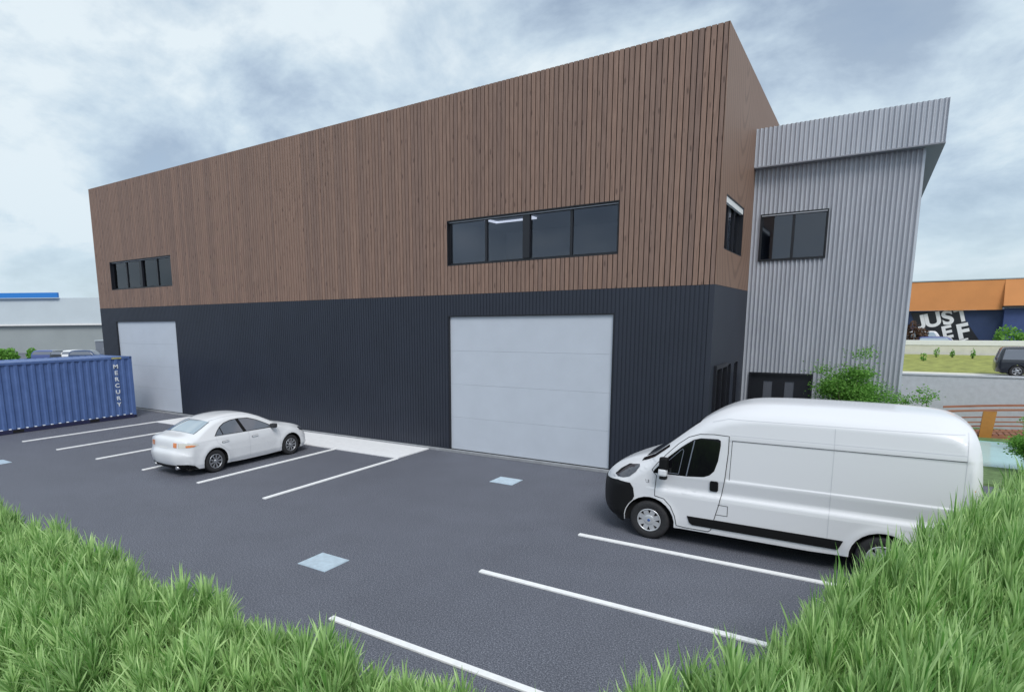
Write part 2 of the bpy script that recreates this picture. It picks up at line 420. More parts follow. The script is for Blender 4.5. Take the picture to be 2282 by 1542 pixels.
gm = MB(); gable(gm, 0, HM - 0.003, [(0.42, 1.80, 0, 2.80)] + [(a, b_, 0.05, NZ) for a, b_ in NARROW], -0.028, -0.003, 0.0)
gm.fixn('steel_panel', 'dark_flat', wh)
rf = MB(); rf.box(-W + 0.25, -0.03, 0.262, DEP, HT - 0.5, HT - 0.3); rf.fixn('roof', 'capping', wh)
# dark ribbed sheets
prof = [(0.0, 0.0), (0.70, 0.0), (0.74, 0.014), (0.94, 0.014), (0.98, 0.0)]
PIT = 0.1025
def front(a, d, z): return (a, 0.004 + d, z)
for x0, x1, z0, z1 in [(-W, DOORS[0][0], 0.08, HM), (DOORS[0][1], DOORS[1][0], 0.08, HM), (DOORS[1][1], -0.115, 0.08, HM),
                       (DOORS[0][0], DOORS[0][1], HD, HM), (DOORS[1][0], DOORS[1][1], HD, HM)]:
    sh = MB(); corr(sh, x0, x1, z0, z1 - 0.003, prof, PIT, front)
    sh.build('cladding_sheet', 'dark_steel', wh)
cp_ = MB(); cp_.cbox(-0.115, 0.0005, -0.004, 0.03, 0.08, HM - 0.003, 0.004); cp_.build('corner_trim', 'dark_flat', wh)
pl = MB(); pl.cbox(-W, -0.002, -0.055, 0.03, 0.0, 0.08, 0.008); pl.build('plinth', 'plinth', wh)
# timber boards, each its own piece
NB = 218; BP = W / NB; BW = BP - 0.022
def board_mesh(h):
    b_ = MB(); c = 0.003
    pts = [(0, 0.027), (0, c), (c, 0), (BW - c, 0), (BW, c), (BW, 0.027)]
    b_.prism(pts, 0, h, 'z'); me = b_.mesh('board', 'larch_board')
    bm = bmesh.new(); bm.from_mesh(me); bmesh.ops.recalc_face_normals(bm, faces=bm.faces); bm.to_mesh(me); bm.free(); return me
full, low, high = board_mesh(HT - HM), board_mesh(WZ0 - HM - 0.004), board_mesh(HT - WZ1 - 0.004)
for i in range(NB):
    x = -W + i * BP + 0.011; cx = x + BW / 2
    if any(a < cx < b_ for a, b_ in WINS):
        obj('board', low, wh, (x, 0, HM)); obj('board', high, wh, (x, 0, WZ1 + 0.004))
    else: obj('board', full, wh, (x, 0, HM))
cap = MB(); cap.box(-W + 0.01, -0.012, 0.029, 0.20, HT - 0.018, HT - 0.004); cap.build('capping', 'capping', wh)

def window(parent, u0, u1, z0, z1, splits, place, recess=0.10, wide=(), blind=True, name='window', bar=0.05):
    """frame in local u (along wall), d (depth inward), z; splits = inner mullion positions"""
    def bx(mb, a0, a1, d0, d1, b0, b1):
        p = [place(a, d, z) for z in (b0, b1) for d in (d0, d1) for a in (a0, a1)]
        mb.add(p, [(0, 1, 3, 2), (4, 6, 7, 5), (0, 4, 5, 1), (2, 3, 7, 6), (0, 2, 6, 4), (1, 5, 7, 3)])
    fr = MB(); t = bar; D = recess
    bx(fr, u0, u0 + 0.022, 0.004, D + 0.07, z0, z1); bx(fr, u1 - 0.022, u1, 0.004, D + 0.07, z0, z1)          # reveal lining
    bx(fr, u0 + 0.022, u1 - 0.022, 0.004, D + 0.07, z0, z0 + 0.022); bx(fr, u0 + 0.022, u1 - 0.022, 0.004, D + 0.07, z1 - 0.022, z1)
    bx(fr, u0 + 0.022, u0 + 0.022 + t, D, D + 0.06, z0 + 0.022, z1 - 0.022); bx(fr, u1 - 0.022 - t, u1 - 0.022, D, D + 0.06, z0 + 0.022, z1 - 0.022)
    bx(fr, u0 + 0.022 + t, u1 - 0.022 - t, D, D + 0.06, z0 + 0.022, z0 + 0.022 + t); bx(fr, u0 + 0.022 + t, u1 - 0.022 - t, D, D + 0.06, z1 - 0.022 - t, z1 - 0.022)
    w = fr.fixn(name, 'frame_black', parent)
    edges = [u0 + 0.022 + t]
    for s_ in splits:
        h = 0.10 if s_ in wide else 0.032
        mu = MB(); bx(mu, s_ - h, s_ + h, D - (0.06 if s_ in wide else 0.012), D + 0.055, z0 + 0.022 + t, z1 - 0.022 - t); mu.fixn('mullion', 'frame_black', w)
        edges += [s_ - h, s_ + h]
    edges.append(u1 - 0.022 - t)
    for a, b_ in zip(edges[0::2], edges[1::2]):
        pn = MB(); bx(pn, a, b_, D + 0.028, D + 0.034, z0 + 0.022 + t, z1 - 0.022 - t); pn.fixn('pane', 'window_glass', w)
    if blind:
        bl = MB(); bx(bl, u0 + 0.03, u1 - 0.03, D - 0.045, D - 0.004, z1 - 0.060, z1 - 0.032); bl.fixn('head_trim', 'trim_grey', w)
    return w
def fplace(u, d, z): return (u, d, z)
def frac(w, ps): return [w[0] + (w[1] - w[0]) * p for p in ps]
for wn in WINS:
    s_ = frac(wn, (0.25, 0.5, 0.75)); window(wh, wn[0], wn[1], WZ0, WZ1, s_, fplace, 0.12, (s_[1],))
    rm = MB(); x0, x1, y0, y1, z0, z1 = wn[0] - 0.6, wn[1] + 0.6, 0.262, 4.6, WZ0 - 0.8, WZ1 + 0.22   # the office behind
    rm.box(x0, x1, y1, y1 + 0.1, z0, z1); rm.box(x0 - 0.1, x0, y0, y1, z0, z1); rm.box(x1, x1 + 0.1, y0, y1, z0, z1); rm.box(x0, x1, y0, y1, z1, z1 + 0.1)
    rm.fixn('office_walls', 'room_wall', wh)
    rm = MB(); rm.box(x0, x1, y0, y1, z0 - 0.1, z0); rm.fixn('office_floor', 'room_floor', wh)
    lamp = MB(); cx = wn[0] + 1.05; cz = z1 - 0.05; cy = 1.75
    for a in ((cx - .7, cx + .7, cy - .5, cy - .42), (cx - .7, cx + .7, cy + .42, cy + .5), (cx - .7, cx - .62, cy - .42, cy + .42), (cx + .62, cx + .7, cy - .42, cy + .42)):
        lamp.box(*a, cz, cz + 0.045)
    lamp.fixn('ceiling_lamp', 'lamp_lit' if wn is WINS[1] else 'room_wall', wh)
def splace(u, d, z): return (-d, u, z)
sw_ = window(wh, SY0, SY1, SZ0, SZ1, [SY0 + 0.8, SY0 + 1.6], splace, 0.10)
bx_ = MB(); bx_.box(-0.085, -0.02, SY0 + 0.03, SY1 - 0.03, SZ1 - 0.16, SZ1 - 0.03); bx_.fixn('blind_box', 'white_paint', sw_)
for a, b_ in NARROW: window(wh, a, b_, 0.05, NZ, [], splace, 0.05, blind=False)
sd = MB(); gable(sd, 0.0, 2.80, [(0.50, 1.06, 0.08, 2.70), (1.14, 1.72, 0.08, 2.70)], -0.05, 0.06, 0.42, 1.80)
sdo = sd.fixn('side_door', 'frame_black', wh)
for a, b_ in ((0.50, 1.06), (1.14, 1.72)):
    pn = MB(); pn.box(0.0, 0.008, a, b_, 0.08, 2.70); pn.fixn('pane', 'glass_black', sdo)
sr_ = MB(); sr_.box(-4.2, -4.1, 0.3, 4.2, SZ0 - .8, SZ1 + .6); sr_.box(-4.1, -0.26, 0.3, 4.2, SZ1 + .6, SZ1 + .7); sr_.box(-4.1, -0.26, 4.2, 4.3, SZ0 - .8, SZ1 + .6); sr_.box(-4.1, -0.26, 0.3, 4.2, SZ0 - .9, SZ0 - .8)
sr_.box(-4.1, -0.27, 0.28, 0.3, SZ0 - .8, SZ1 + .6)
# sectional doors
for i, (x0, x1) in enumerate(DOORS):
    fr = MB()
    fr.box(x0, x0 + 0.03, 0.01, 0.20, 0.08, HD); fr.box(x1 - 0.03, x1, 0.01, 0.20, 0.08, HD); fr.box(x0 + 0.03, x1 - 0.03, 0.01, 0.20, HD - 0.03, HD)
    fr.box(x0 + 0.03, x1 - 0.03, 0.125, 0.2, 0.08, HD - 0.03)
    d = fr.fixn('garage_door', 'frame_black', wh)
    ph = (HD - 0.03 - 0.085) / 4
    for j in range(4):
        p = MB(); p.cbox(x0 + 0.034, x1 - 0.034, 0.065, 0.12, 0.085 + j * ph + (0.010 if j == 0 else 0.0015), 0.085 + (j + 1) * ph - 0.0015, 0.0025)
        p.build('door_panel', 'door_white', d)

# ------------------------------------------------------------------ entrance block in corrugated steel
AY, AX, AZ = 4.46, 3.73, 7.95
an = thing('entrance_block', (0, AY, 0), 'corrugated grey steel entrance block with overhanging fascia beside the brown warehouse', 'building')
an_inv = Matrix.Translation((0, -AY, 0))
def ab(mb, name, m, parent=an):
    mb.v = [(p[0], p[1] - AY, p[2]) for p in mb.v]; return mb.fixn(name, m, parent)
wave = [(t / 8, 0.027 * (1 - math.cos(2 * math.pi * t / 8)) / 2 * 2) for t in range(8)]
def corr_holes(a0, a1, z0, z1, holes, place, pitch=0.105):
    mb = MB()
    cuts = sorted({a0, a1, *[h[0] for h in holes], *[h[1] for h in holes]})
    for ca, cb in zip(cuts, cuts[1:]):
        zr = [(z0, z1)]
        for h in holes:
            if h[0] <= (ca + cb) / 2 <= h[1]:
                zr = [r for (p, q) in zr for r in ((p, min(q, h[2])), (max(p, h[3]), q)) if r[1] - r[0] > 1e-4]
        for p, q in zr: corr(mb, ca, cb, p, q, wave, pitch, place, True)
    return mb
AW = (0.21, 1.82, 5.45, 6.71); AD = (0.18, 1.77, 0.0, 2.365)
ab(corr_holes(0.004, AX, 0.0, AZ, [AW, AD], lambda a, d, z: (a, AY + d, z)), 'cladding_sheet', 'galv_steel')
ab(corr_holes(AY, 13.0, 0.0, AZ, [], lambda a, d, z: (AX - d, a, z)), 'cladding_sheet', 'galv_steel')
cw = MB(); cw.box(0.26, AX - 0.06, 12.8, 13.0, 0, AZ); cw.box(AX - 0.10, AX - 0.06, AY + 0.10, 12.8, 0, AZ)
cw.box(0.002, AW[0], AY + 0.05, AY + 0.10, 0, AZ); cw.box(AW[1], AX - 0.06, AY + 0.05, AY + 0.10, 0, AZ)
cw.box(AW[0], AW[1], AY + 0.05, AY + 0.10, AD[3], AW[2]); cw.box(AW[0], AW[1], AY + 0.05, AY + 0.10, AW[3], AZ)
cw.box(0.02, 0.1, AY + 0.11, 8.3, 4.4, AZ - 0.01); cw.box(0.1, 3.6, 8.2, 8.3, 4.4, AZ - 0.01); cw.box(0.1, 3.6, AY + 0.11, 8.2, 4.3, 4.4)
ab(cw, 'wall_core', 'room_wall')
FY, FX, FZ0, FZ1 = 4.19, 4.06, 7.905, 8.915
fa = MB(); corr(fa, 0.004, FX, FZ0 + 0.03, FZ1, wave, 0.105, lambda a, d, z: (a, FY + d, z), True)
ab(fa, 'fascia', 'galv_steel')
fa = MB(); corr(fa, FY, 13.2, FZ0 + 0.03, FZ1, wave, 0.105, lambda a, d, z: (FX - d, a, z), True); ab(fa, 'fascia', 'galv_steel')
so = MB(); so.box(0.004, FX + 0.004, FY - 0.006, 13.2, FZ0, FZ0 + 0.03); ab(so, 'soffit', 'soffit_grey')
tp = MB(); tp.box(0.02, FX - 0.05, FY + 0.05, 13.15, FZ1 - 0.12, FZ1 - 0.06); ab(tp, 'roof', 'capping')
ln = MB(); ln.box(0.02, FX - 0.045, FY + 0.042, FY + 0.048, FZ0 + .03, FZ1 - .01); ab(ln, 'fascia_lining', 'galv_steel')
w = window(an, AW[0], AW[1], AW[2], AW[3], [1.02], lambda u, d, z: (u, d - 0.03, z), 0.05, bar=0.035)
sd = MB(); ax0, ax1, az1 = AD[0], AD[1], AD[3]
holes = [(0.56, 0.79, 0.25, 2.12), (1.10, 1.33, 0.25, 2.12)]
sd.box(ax0, ax0 + 0.04, 4.45, 4.6, 0, az1); sd.box(ax1 - 0.04, ax1, 4.45, 4.6, 0, az1); sd.box(ax0 + .04, ax1 - .04, 4.45, 4.6, az1 - .05, az1)
xsd = [ax0 + .04, holes[0][0], holes[0][1], holes[1][0], holes[1][1], ax1 - .04]
for a, b_ in ((0, 1), (2, 3), (4, 5)): sd.box(xsd[a], xsd[b_], 4.535, 4.575, 0.01, az1 - .05)
for h in holes: sd.box(h[0], h[1], 4.535, 4.575, 0.01, h[2]); sd.box(h[0], h[1], 4.535, 4.575, h[3], az1 - .05)
ed = ab(sd, 'entrance_door', 'frame_black')
for h in holes:
    pn = MB(); pn.box(h[0], h[1], 4.552, 4.558, h[2], h[3]); ab(pn, 'pane', 'door_glass', ed)
bk = MB(); bk.box(0.1, 2.6, 6.2, 6.3, 0, 2.5); ab(bk, 'lobby_wall', 'room_wall')

# ------------------------------------------------------------------ bay lines and drain covers
LB = [('white bay line meeting the open end of the white pavement strip', 0), ("white bay line beside the white sedan's right wheels", 1),
      ("white bay line hidden partly beneath the white sedan's tail", 2), ("short white bay line second from the sedan towards the blue container", 3),
      ('white bay line second out from the blue container', 4), ('white bay line running alongside the blue container', 5)]
for lab, i in LB:
    x = -7.99 - 2.5 * i
    l = MB(); l.cbox(-0.05, 0.05, -6.36, -1.625, 0, 0.03, 0.008)
    tag(l.build('bay_line', 'line_white', loc=(x, 0, 0)), lab, 'road marking', 'white parking bay lines')
LV = [('white bay line beside the long side of the white van', -1.17, -4.734), ('white bay line in the middle of the empty bays beside the van', -1.83, -7.126),
      ('white bay line closest to the grassy hedge end gap', -2.70, -9.518)]
for lab, x, y in LV:
    l = MB(); l.cbox(x, min(3.5, 3.1 + 0.0 * x) if y > -9 else 1.55, -0.05, 0.05, 0, 0.03, 0.008)
    tag(l.build('bay_line', 'line_white', loc=(0, y, 0)), lab, 'road marking', 'white parking bay lines')
for lab, x, y in (('square steel drain cover tinted with painted sky reflection in the open asphalt', -4.2, -8.2), ('square steel drain cover tinted with painted sky reflection in front of the big white door', -4.15, -2.1),
                  ('square steel drain cover tinted with painted sky reflection out beyond the ends of the sedan bays', -17.55, -8.15)):
    r = thing('drain_cover', (x, y, 0), lab, 'drain cover', 'square drain covers')
    p = MB(); p.cbox(-0.29, 0.29, -0.26, 0.26, 0, 0.012, 0.002); p.build('lid', 'cover_sky_tint', r)
    fr = MB()
    for a in ((-.31, -.295, -.28, .28), (.295, .31, -.28, .28), (-.295, .295, -.28, -.265), (-.295, .295, .265, .28)): fr.box(*a, 0, 0.010)
    fr.fixn('frame', 'cover_sky_tint', r)

# ------------------------------------------------------------------ blue container
CX, CY1, CL, CWD, CH = -22.55, -1.27, 6.06, 2.44, 2.59
ct = thing('shipping_container', (CX - CWD / 2, CY1 - CL / 2, 0), 'blue ribbed shipping container with vertical MERCURY lettering by the left white door', 'container')
def cb(mb, name, m, parent=ct):
    mb.v = [(p[0] - (CX - CWD / 2), p[1] - (CY1 - CL / 2), p[2]) for p in mb.v]; return mb.fixn(name, m, parent)
tz = [(0.0, 0.0), (0.32, 0.0), (0.46, 0.038), (0.84, 0.038)]
y0c, y1c = CY1 - CL, CY1
side = MB(); corr(side, y0c + 0.13, y1c - 0.13, 0.16, CH - 0.09, tz, 0.278, lambda a, d, z: (CX - 0.012 - d, a, z)); cb(side, 'side_wall', 'container_blue')
side = MB(); corr(side, y0c + 0.13, y1c - 0.13, 0.16, CH - 0.09, tz, 0.278, lambda a, d, z: (CX - CWD + 0.012 + d, a, z)); cb(side, 'side_wall', 'container_blue')
end = MB(); corr(end, CX - CWD + 0.13, CX - 0.13, 0.16, CH - 0.09, tz, 0.278, lambda a, d, z: (a, y1c - 0.02 - d, z)); cb(end, 'end_wall', 'container_blue')
end = MB(); corr(end, CX - CWD + 0.13, CX - 0.13, 0.16, CH - 0.09, tz, 0.278, lambda a, d, z: (a, y0c + 0.02 + d, z)); cb(end, 'end_wall', 'container_blue')
rt = MB(); corr(rt, y0c + 0.1, y1c - 0.1, CX - CWD + 0.06, CX - 0.06, tz, 0.278, lambda a, d, z: (z, a, CH - 0.012 - d * 0.6)); cb(rt, 'roof', 'container_blue')
for sx in (CX - 0.13, CX - CWD):
    for sy in (y0c, y1c - 0.13):
        p = MB(); p.cbox(sx, sx + 0.13, sy, sy + 0.13, 0.118, CH - 0.12, 0.01); cb(p, 'corner_post', 'container_blue')
        for z in (0, CH - 0.118):
            p = MB(); p.cbox(sx - 0.006, sx + 0.136, sy - 0.006, sy + 0.136, z, z + 0.118, 0.008)
            c_ = cb(p, 'corner_casting', 'container_blue' if z else 'container_dark')
            q = MB(); q.box(sx - 0.008, sx + 0.138, sy + 0.035, sy + 0.095, z + 0.035, z + 0.085); q.box(sx + .035, sx + .095, sy - .008, sy + .138, z + .035, z + .085)
            q.v = list(q.v); cb(q, 'casting_hole', 'under_black', c_)
rl = MB()
for sx in (CX - 0.06, CX - CWD): rl.box(sx, sx + 0.06, y0c + 0.136, y1c - 0.136, CH - 0.09, CH - 0.005)
for sy in (y0c, y1c - 0.06): rl.box(CX - CWD + 0.136, CX - 0.136, sy, sy + 0.06, CH - 0.10, CH - 0.006)
cb(rl, 'top_rail', 'container_blue')
br = MB()
for sx in (CX - 0.075, CX - CWD): br.box(sx, sx + 0.075, y0c + 0.136, y1c - 0.136, 0.012, 0.16)
for sy in (y0c, y1c - 0.06): br.box(CX - CWD + 0.136, CX - 0.136, sy, sy + 0.06, 0.012, 0.16)
cb(br, 'bottom_rail', 'container_dark')
sl = MB(); a = math.floor(y0c / 0.278)
while a * 0.278 < y1c - 0.3:
    if a * 0.278 + 0.5 * 0.278 > y0c + 0.15:
        yy = a * 0.278 + 0.48 * 0.278; sl.add([(CX - 0.002, yy, 0.1605), (CX - 0.002, yy + 0.09, 0.1605), (CX - 0.047, yy + 0.09, 0.185), (CX - 0.047, yy, 0.185)], [(0, 1, 2, 3)])
    a += 1
cb(sl, 'rail_ledges', 'letter_grey')
fp = MB()
for yy in (CY1 - 1.9, CY1 - 4.6): fp.box(CX - 0.072, CX + 0.003, yy, yy + 0.36, 0.03, 0.135)
cb(fp, 'fork_pocket', 'under_black')
for i, ch in enumerate('MERCURY'):
    me = text_mesh(ch, 0.29, 0.004, 'letter_grey', 0.009)
    o = obj('letter', me, ct, (CWD / 2 + 0.006, (-1.965) - (CY1 - CL / 2), 2.19 - i * 0.262), (math.pi / 2, 0, math.pi / 2))
    o.scale = (0.95, 0.78, 1)
sk = MB(); sk.box(CX + 0.001, CX + 0.004, -2.10, -1.70, CH - 0.085, CH - 0.02); cb(sk, 'warning_sticker', 'label_yellow')

# ------------------------------------------------------------------ vehicle shells
def densify(pts, step):
    out = []
    for p, q in zip(pts, pts[1:]):
        n = max(1, int(math.dist(p[:2], q[:2]) / step))
        for i in range(n): t = i / n; out.append(tuple(a + (b_ - a) * t for a, b_ in zip(p, q)))
    out.append(pts[-1]); return out
def smooth_line(pts, it=2):
    for _ in range(it):
        o = [pts[0]]
        for p, q in zip(pts, pts[1:]):
            o.append(tuple(a * .75 + b_ * .25 for a, b_ in zip(p, q))); o.append(tuple(a * .25 + b_ * .75 for a, b_ in zip(p, q)))
        o.append(pts[-1]); pts = o
    return pts
class Shell:
    """vehicle body: side surfaces y = +-Y(u, z) rounded towards the silhouette, joined by a crowned strip over the silhouette"""
    def __init__(s, sil, width, step=0.06, crown=0.03):
        s.sil = densify(smooth_line(sil, 2), step); a = np.array(s.sil); s.P = a[:, :2]; s.R = a[:, 2]; s.width = width; s.crown = crown; s.knots = []
        x_, y_ = s.P[:, 0], s.P[:, 1]; s.orient = 1.0 if (x_ * np.roll(y_, -1) - np.roll(x_, -1) * y_).sum() > 0 else -1.0
    def Y(s, U, Z):
        U = np.asarray(U, float); Z = np.asarray(Z, float); best = np.full(U.shape, 9.0); sgd = np.ones(U.shape); rad = np.full(U.shape, 0.1)
        for (p, q, r0, r1) in zip(s.P[:-1], s.P[1:], s.R[:-1], s.R[1:]):
            d = q - p; L = d @ d
            if L < 1e-12: continue
            t = np.clip(((U - p[0]) * d[0] + (Z - p[1]) * d[1]) / L, 0, 1)
            r = r0 + (r1 - r0) * t
            tt = np.hypot(U - p[0] - t * d[0], Z - p[1] - t * d[1]) / r
            mk = tt < best - 1e-9; best = np.where(mk, tt, best); rad = np.where(mk, r, rad)
            sgd = np.where(mk, np.where((d[0] * (Z - p[1]) - d[1] * (U - p[0])) * s.orient >= 0, 1.0, -1.0), sgd)
        w = s.width(U, Z); best = best * sgd
        return w - rad * np.where(best < 1, (1 - np.minimum(best, 1)) ** 2.2, 0)
    def side_mesh(s, polys, off=0.0, sgn=(-1, 1), du=0.05, dz=0.05, skirt=0.0, name='panel', m='car_paint'):
        V = []; F_ = []; N = []
        for poly in polys:
            bm = bmesh.new(); vs_ = [bm.verts.new((p[0], 0, p[1])) for p in poly]
            for tri in tessellate_polygon([[Vector((p[0], p[1], 0)) for p in poly]]):
                try: bm.faces.new([vs_[i] for i in tri])
                except ValueError: pass
            bmesh.ops.recalc_face_normals(bm, faces=bm.faces[:]); bm.normal_update()
            us = [p[0] for p in poly]; zs_ = [p[1] for p in poly]
            for lo, hi, d, nrm in ((min(us), max(us), du, (1, 0, 0)), (min(zs_), max(zs_), dz, (0, 0, 1))):
                kk = math.floor(lo / d) + 1
                while kk * d < hi:
                    bmesh.ops.bisect_plane(bm, geom=bm.verts[:] + bm.edges[:] + bm.faces[:], dist=1e-5, plane_co=[kk * d * c for c in nrm], plane_no=nrm); kk += 1
            for kz in s.knots:
                if min(zs_) < kz < max(zs_): bmesh.ops.bisect_plane(bm, geom=bm.verts[:] + bm.edges[:] + bm.faces[:], dist=1e-5, plane_co=(0, 0, kz), plane_no=(0, 0, 1))
            bm.verts.index_update(); A = np.array([[w_.co.x, w_.co.z] for w_ in bm.verts])
            y = s.Y(A[:, 0], A[:, 1]) + off; e = 0.004
            gu = (s.Y(A[:, 0] + e, A[:, 1]) - s.Y(A[:, 0] - e, A[:, 1])) / (2 * e); gz = (s.Y(A[:, 0], A[:, 1] + e) - s.Y(A[:, 0], A[:, 1] - e)) / (2 * e)
            gu = np.clip(gu, -2.2, 2.2); gz = np.clip(gz, -2.2, 2.2)
            nn = np.stack([-gu, np.ones_like(gu), -gz], 1); nn /= np.linalg.norm(nn, axis=1)[:, None]
            for sg in sgn:
                b0 = len(V); V += [(A[i, 0], sg * y[i], A[i, 1]) for i in range(len(A))]; N += [(nn[i, 0], sg * nn[i, 1], nn[i, 2]) for i in range(len(A))]
                for f_ in bm.faces:
                    ids = [b0 + w_.index for w_ in f_.verts]; ny = f_.normal.y
                    F_.append(ids if ny * sg > 0 else ids[::-1])
                if skirt:
                    for ed_ in bm.edges:
                        if len(ed_.link_faces) == 1:
                            i, j = ed_.verts[0].index, ed_.verts[1].index; q = len(V)
                            d2 = A[j] - A[i]; no2 = Vector((d2[1], 0, -d2[0])); cen = ed_.link_faces[0].calc_center_median() - Vector((A[i, 0], 0, A[i, 1]))
                            if no2.dot(cen) > 0: no2 = -no2
                            no2 = no2.normalized() if no2.length > 1e-9 else Vector((0, sg, 0))
                            V += [(A[i, 0], sg * y[i], A[i, 1]), (A[j, 0], sg * y[j], A[j, 1]), (A[j, 0], sg * (y[j] - skirt), A[j, 1]), (A[i, 0], sg * (y[i] - skirt), A[i, 1])]
                            N += [tuple(no2)] * 4
                            F_.append([q, q + 1, q + 2, q + 3])
            bm.free()
        return s.finish(name, V, F_, N, m)
    def finish(s, name, V, F_, N, m):
        me = bpy.data.meshes.new(name); me.from_pydata(V, [], F_); me.materials.append(M[m]); me.update()
        me.polygons.foreach_set('use_smooth', [True] * len(me.polygons))
        me.normals_split_custom_set_from_vertices(N); return me
    def strip_mesh(s, test, off=0.0, ys=(-1, 1), n=14, name='strip', m='car_paint', inset=0.0, close=False):
        P = s.P; T = np.gradient(P, axis=0); T /= np.linalg.norm(T, axis=1)[:, None] + 1e-9
        Nn = np.stack([-T[:, 1], T[:, 0]], 1)
        c = P.mean(0); sg = np.sign(((P - c) * Nn).sum()); Nn *= sg
        Ye = s.Y(P[:, 0], P[:, 1]); idx = [i for i in range(len(P)) if test(P[i, 0], P[i, 1], i / (len(P) - 1))]
        V = []; F_ = []; N = []; prev = None
        for i in idx:
            row = []
            for j in range(n + 1):
                f_ = ys[0] + (ys[1] - ys[0]) * j / n; y = f_ * (Ye[i] - inset)
                hgt = off + s.crown * (1 - f_ * f_); th = math.radians(26) * abs(f_) ** 3
                V.append((P[i, 0] + Nn[i, 0] * hgt, y, P[i, 1] + Nn[i, 1] * hgt))
                N.append((Nn[i, 0] * math.cos(th), math.copysign(math.sin(th), f_) if f_ else 0.0, Nn[i, 1] * math.cos(th))); row.append(len(V) - 1)
            if prev is not None and i == prev[0] + 1:
                for j in range(n):
                    q = [prev[1][j], prev[1][j + 1], row[j + 1], row[j]]
                    a_, b_, c_ = (Vector(V[q[x_]]) for x_ in (0, 1, 2))
                    if (b_ - a_).cross(c_ - b_).dot(Vector(N[q[0]])) < 0: q.reverse()
                    F_.append(q)
            prev = (i, row)
        return s.finish(name, V, F_, N, m)
def join_meshes(name, mes):
    V = []; F_ = []; N = []; mats = mes[0].materials[0]
    for me in mes:
        b0 = len(V); V += [v_.co[:] for v_ in me.vertices]; F_ += [[b0 + i for i in p.vertices] for p in me.polygons]
        nn = [None] * len(me.vertices); cn = me.corner_normals
        for lp in me.loops: nn[lp.vertex_index] = tuple(cn[lp.index].vector)
        N += [x if x else (0, 0, 1) for x in nn]
    out = bpy.data.meshes.new(name); out.from_pydata(V, [], F_); out.materials.append(mats); out.update()
    out.polygons.foreach_set('use_smooth', [True] * len(out.polygons)); out.normals_split_custom_set_from_vertices(N); return out
def arch(c, r, z0, n=14):
    """points over a wheel arch from the +u side to the -u side"""
    a0 = math.asin(max(-1, min(1, (z0 - c[1]) / r)))
    return [(c[0] + r * math.cos(a0 + (math.pi - 2 * a0) * i / n), c[1] + r * math.sin(a0 + (math.pi - 2 * a0) * i / n)) for i in range(n + 1)]
def stroke(line, w):
    """thin polygons along a polyline"""
    out = []
    for p, q in zip(line, line[1:]):
        d = Vector((q[0] - p[0], q[1] - p[1])); 
        if d.length < 1e-6: continue
        n_ = Vector((-d.y, d.x)).normalized() * w / 2; e = d.normalized() * w * 0.3
        out.append([(p[0] - n_.x - e.x, p[1] - n_.y - e.y), (q[0] - n_.x + e.x, q[1] - n_.y + e.y), (q[0] + n_.x + e.x, q[1] + n_.y + e.y), (p[0] + n_.x - e.x, p[1] + n_.y - e.y)])
    return out
def wheel(parent, loc, R, wdt, rimr, spokes, sgn, rimmat, style):
    t = MB(); h = wdt / 2
    t.lathe([(rimr, -h * 0.80), (rimr + 0.012, -h * 0.92), (R - 0.045, -h), (R - 0.012, -h * 0.86), (R, -h * 0.6), (R, h * 0.6), (R - 0.012, h * 0.86), (R - 0.045, h), (rimr + 0.012, h * 0.92), (rimr, h * 0.80)], 44)
    ty = t.fixn('wheel', 'tyre', parent, loc)
    r = MB(); o = sgn * h
    r.lathe([(rimr + 0.004, o * 0.90), (rimr - 0.004, o * 0.97), (rimr - 0.018, o * 0.92), (rimr - 0.022, o * 0.55), (rimr - 0.03, o * 0.2), (0.0, o * 0.2)], 40)
    rb = r.fixn('rim_barrel', 'gap_dark' if style == 'multi' else 'gap_dark', ty)
    q = MB()
    q.lathe([(rimr + 0.003, o * 0.91), (rimr - 0.004, o * 0.985), (rimr - 0.020, o * 0.93), (rimr - 0.020, o * 0.8)], 40)
    hub = 0.26 * rimr if style == 'multi' else 0.50 * rimr
    q.lathe([(hub, o * 0.5), (hub, o * 0.82), (hub * 0.85, o * 0.90), (hub * 0.45, o * 0.95), (0.0, o * 0.95)], 30)
    for i in range(spokes):
        a = 2 * math.pi * (i + 0.5 * (style != 'multi')) / spokes
        for da in ((-0.075, 0.075) if style == 'multi' else (0.0,)):
            ww = 0.0085 if style == 'multi' else 0.042
            ca, sa = math.cos(a + da), math.sin(a + da); tx, tz_ = -sa, ca
            r0, r1 = hub * 0.85, rimr - 0.015
            pts = []
            for rr, yo in ((r0, 0.86), (r1, 0.90)):
                for s_ in (-1, 1):
                    pts.append((rr * ca + s_ * ww * tx, o * yo, rr * sa + s_ * ww * tz_))
            for rr, yo in ((r0, 0.6), (r1, 0.6)):
                for s_ in (-1, 1): pts.append((rr * ca + s_ * ww * tx, o * yo, rr * sa + s_ * ww * tz_))
            q.add(pts, [(0, 1, 3, 2), (4, 6, 7, 5), (0, 2, 6, 4), (1, 5, 7, 3), (0, 4, 5, 1), (2, 3, 7, 6)])
    q.fixn('rim', rimmat, ty)
    return ty

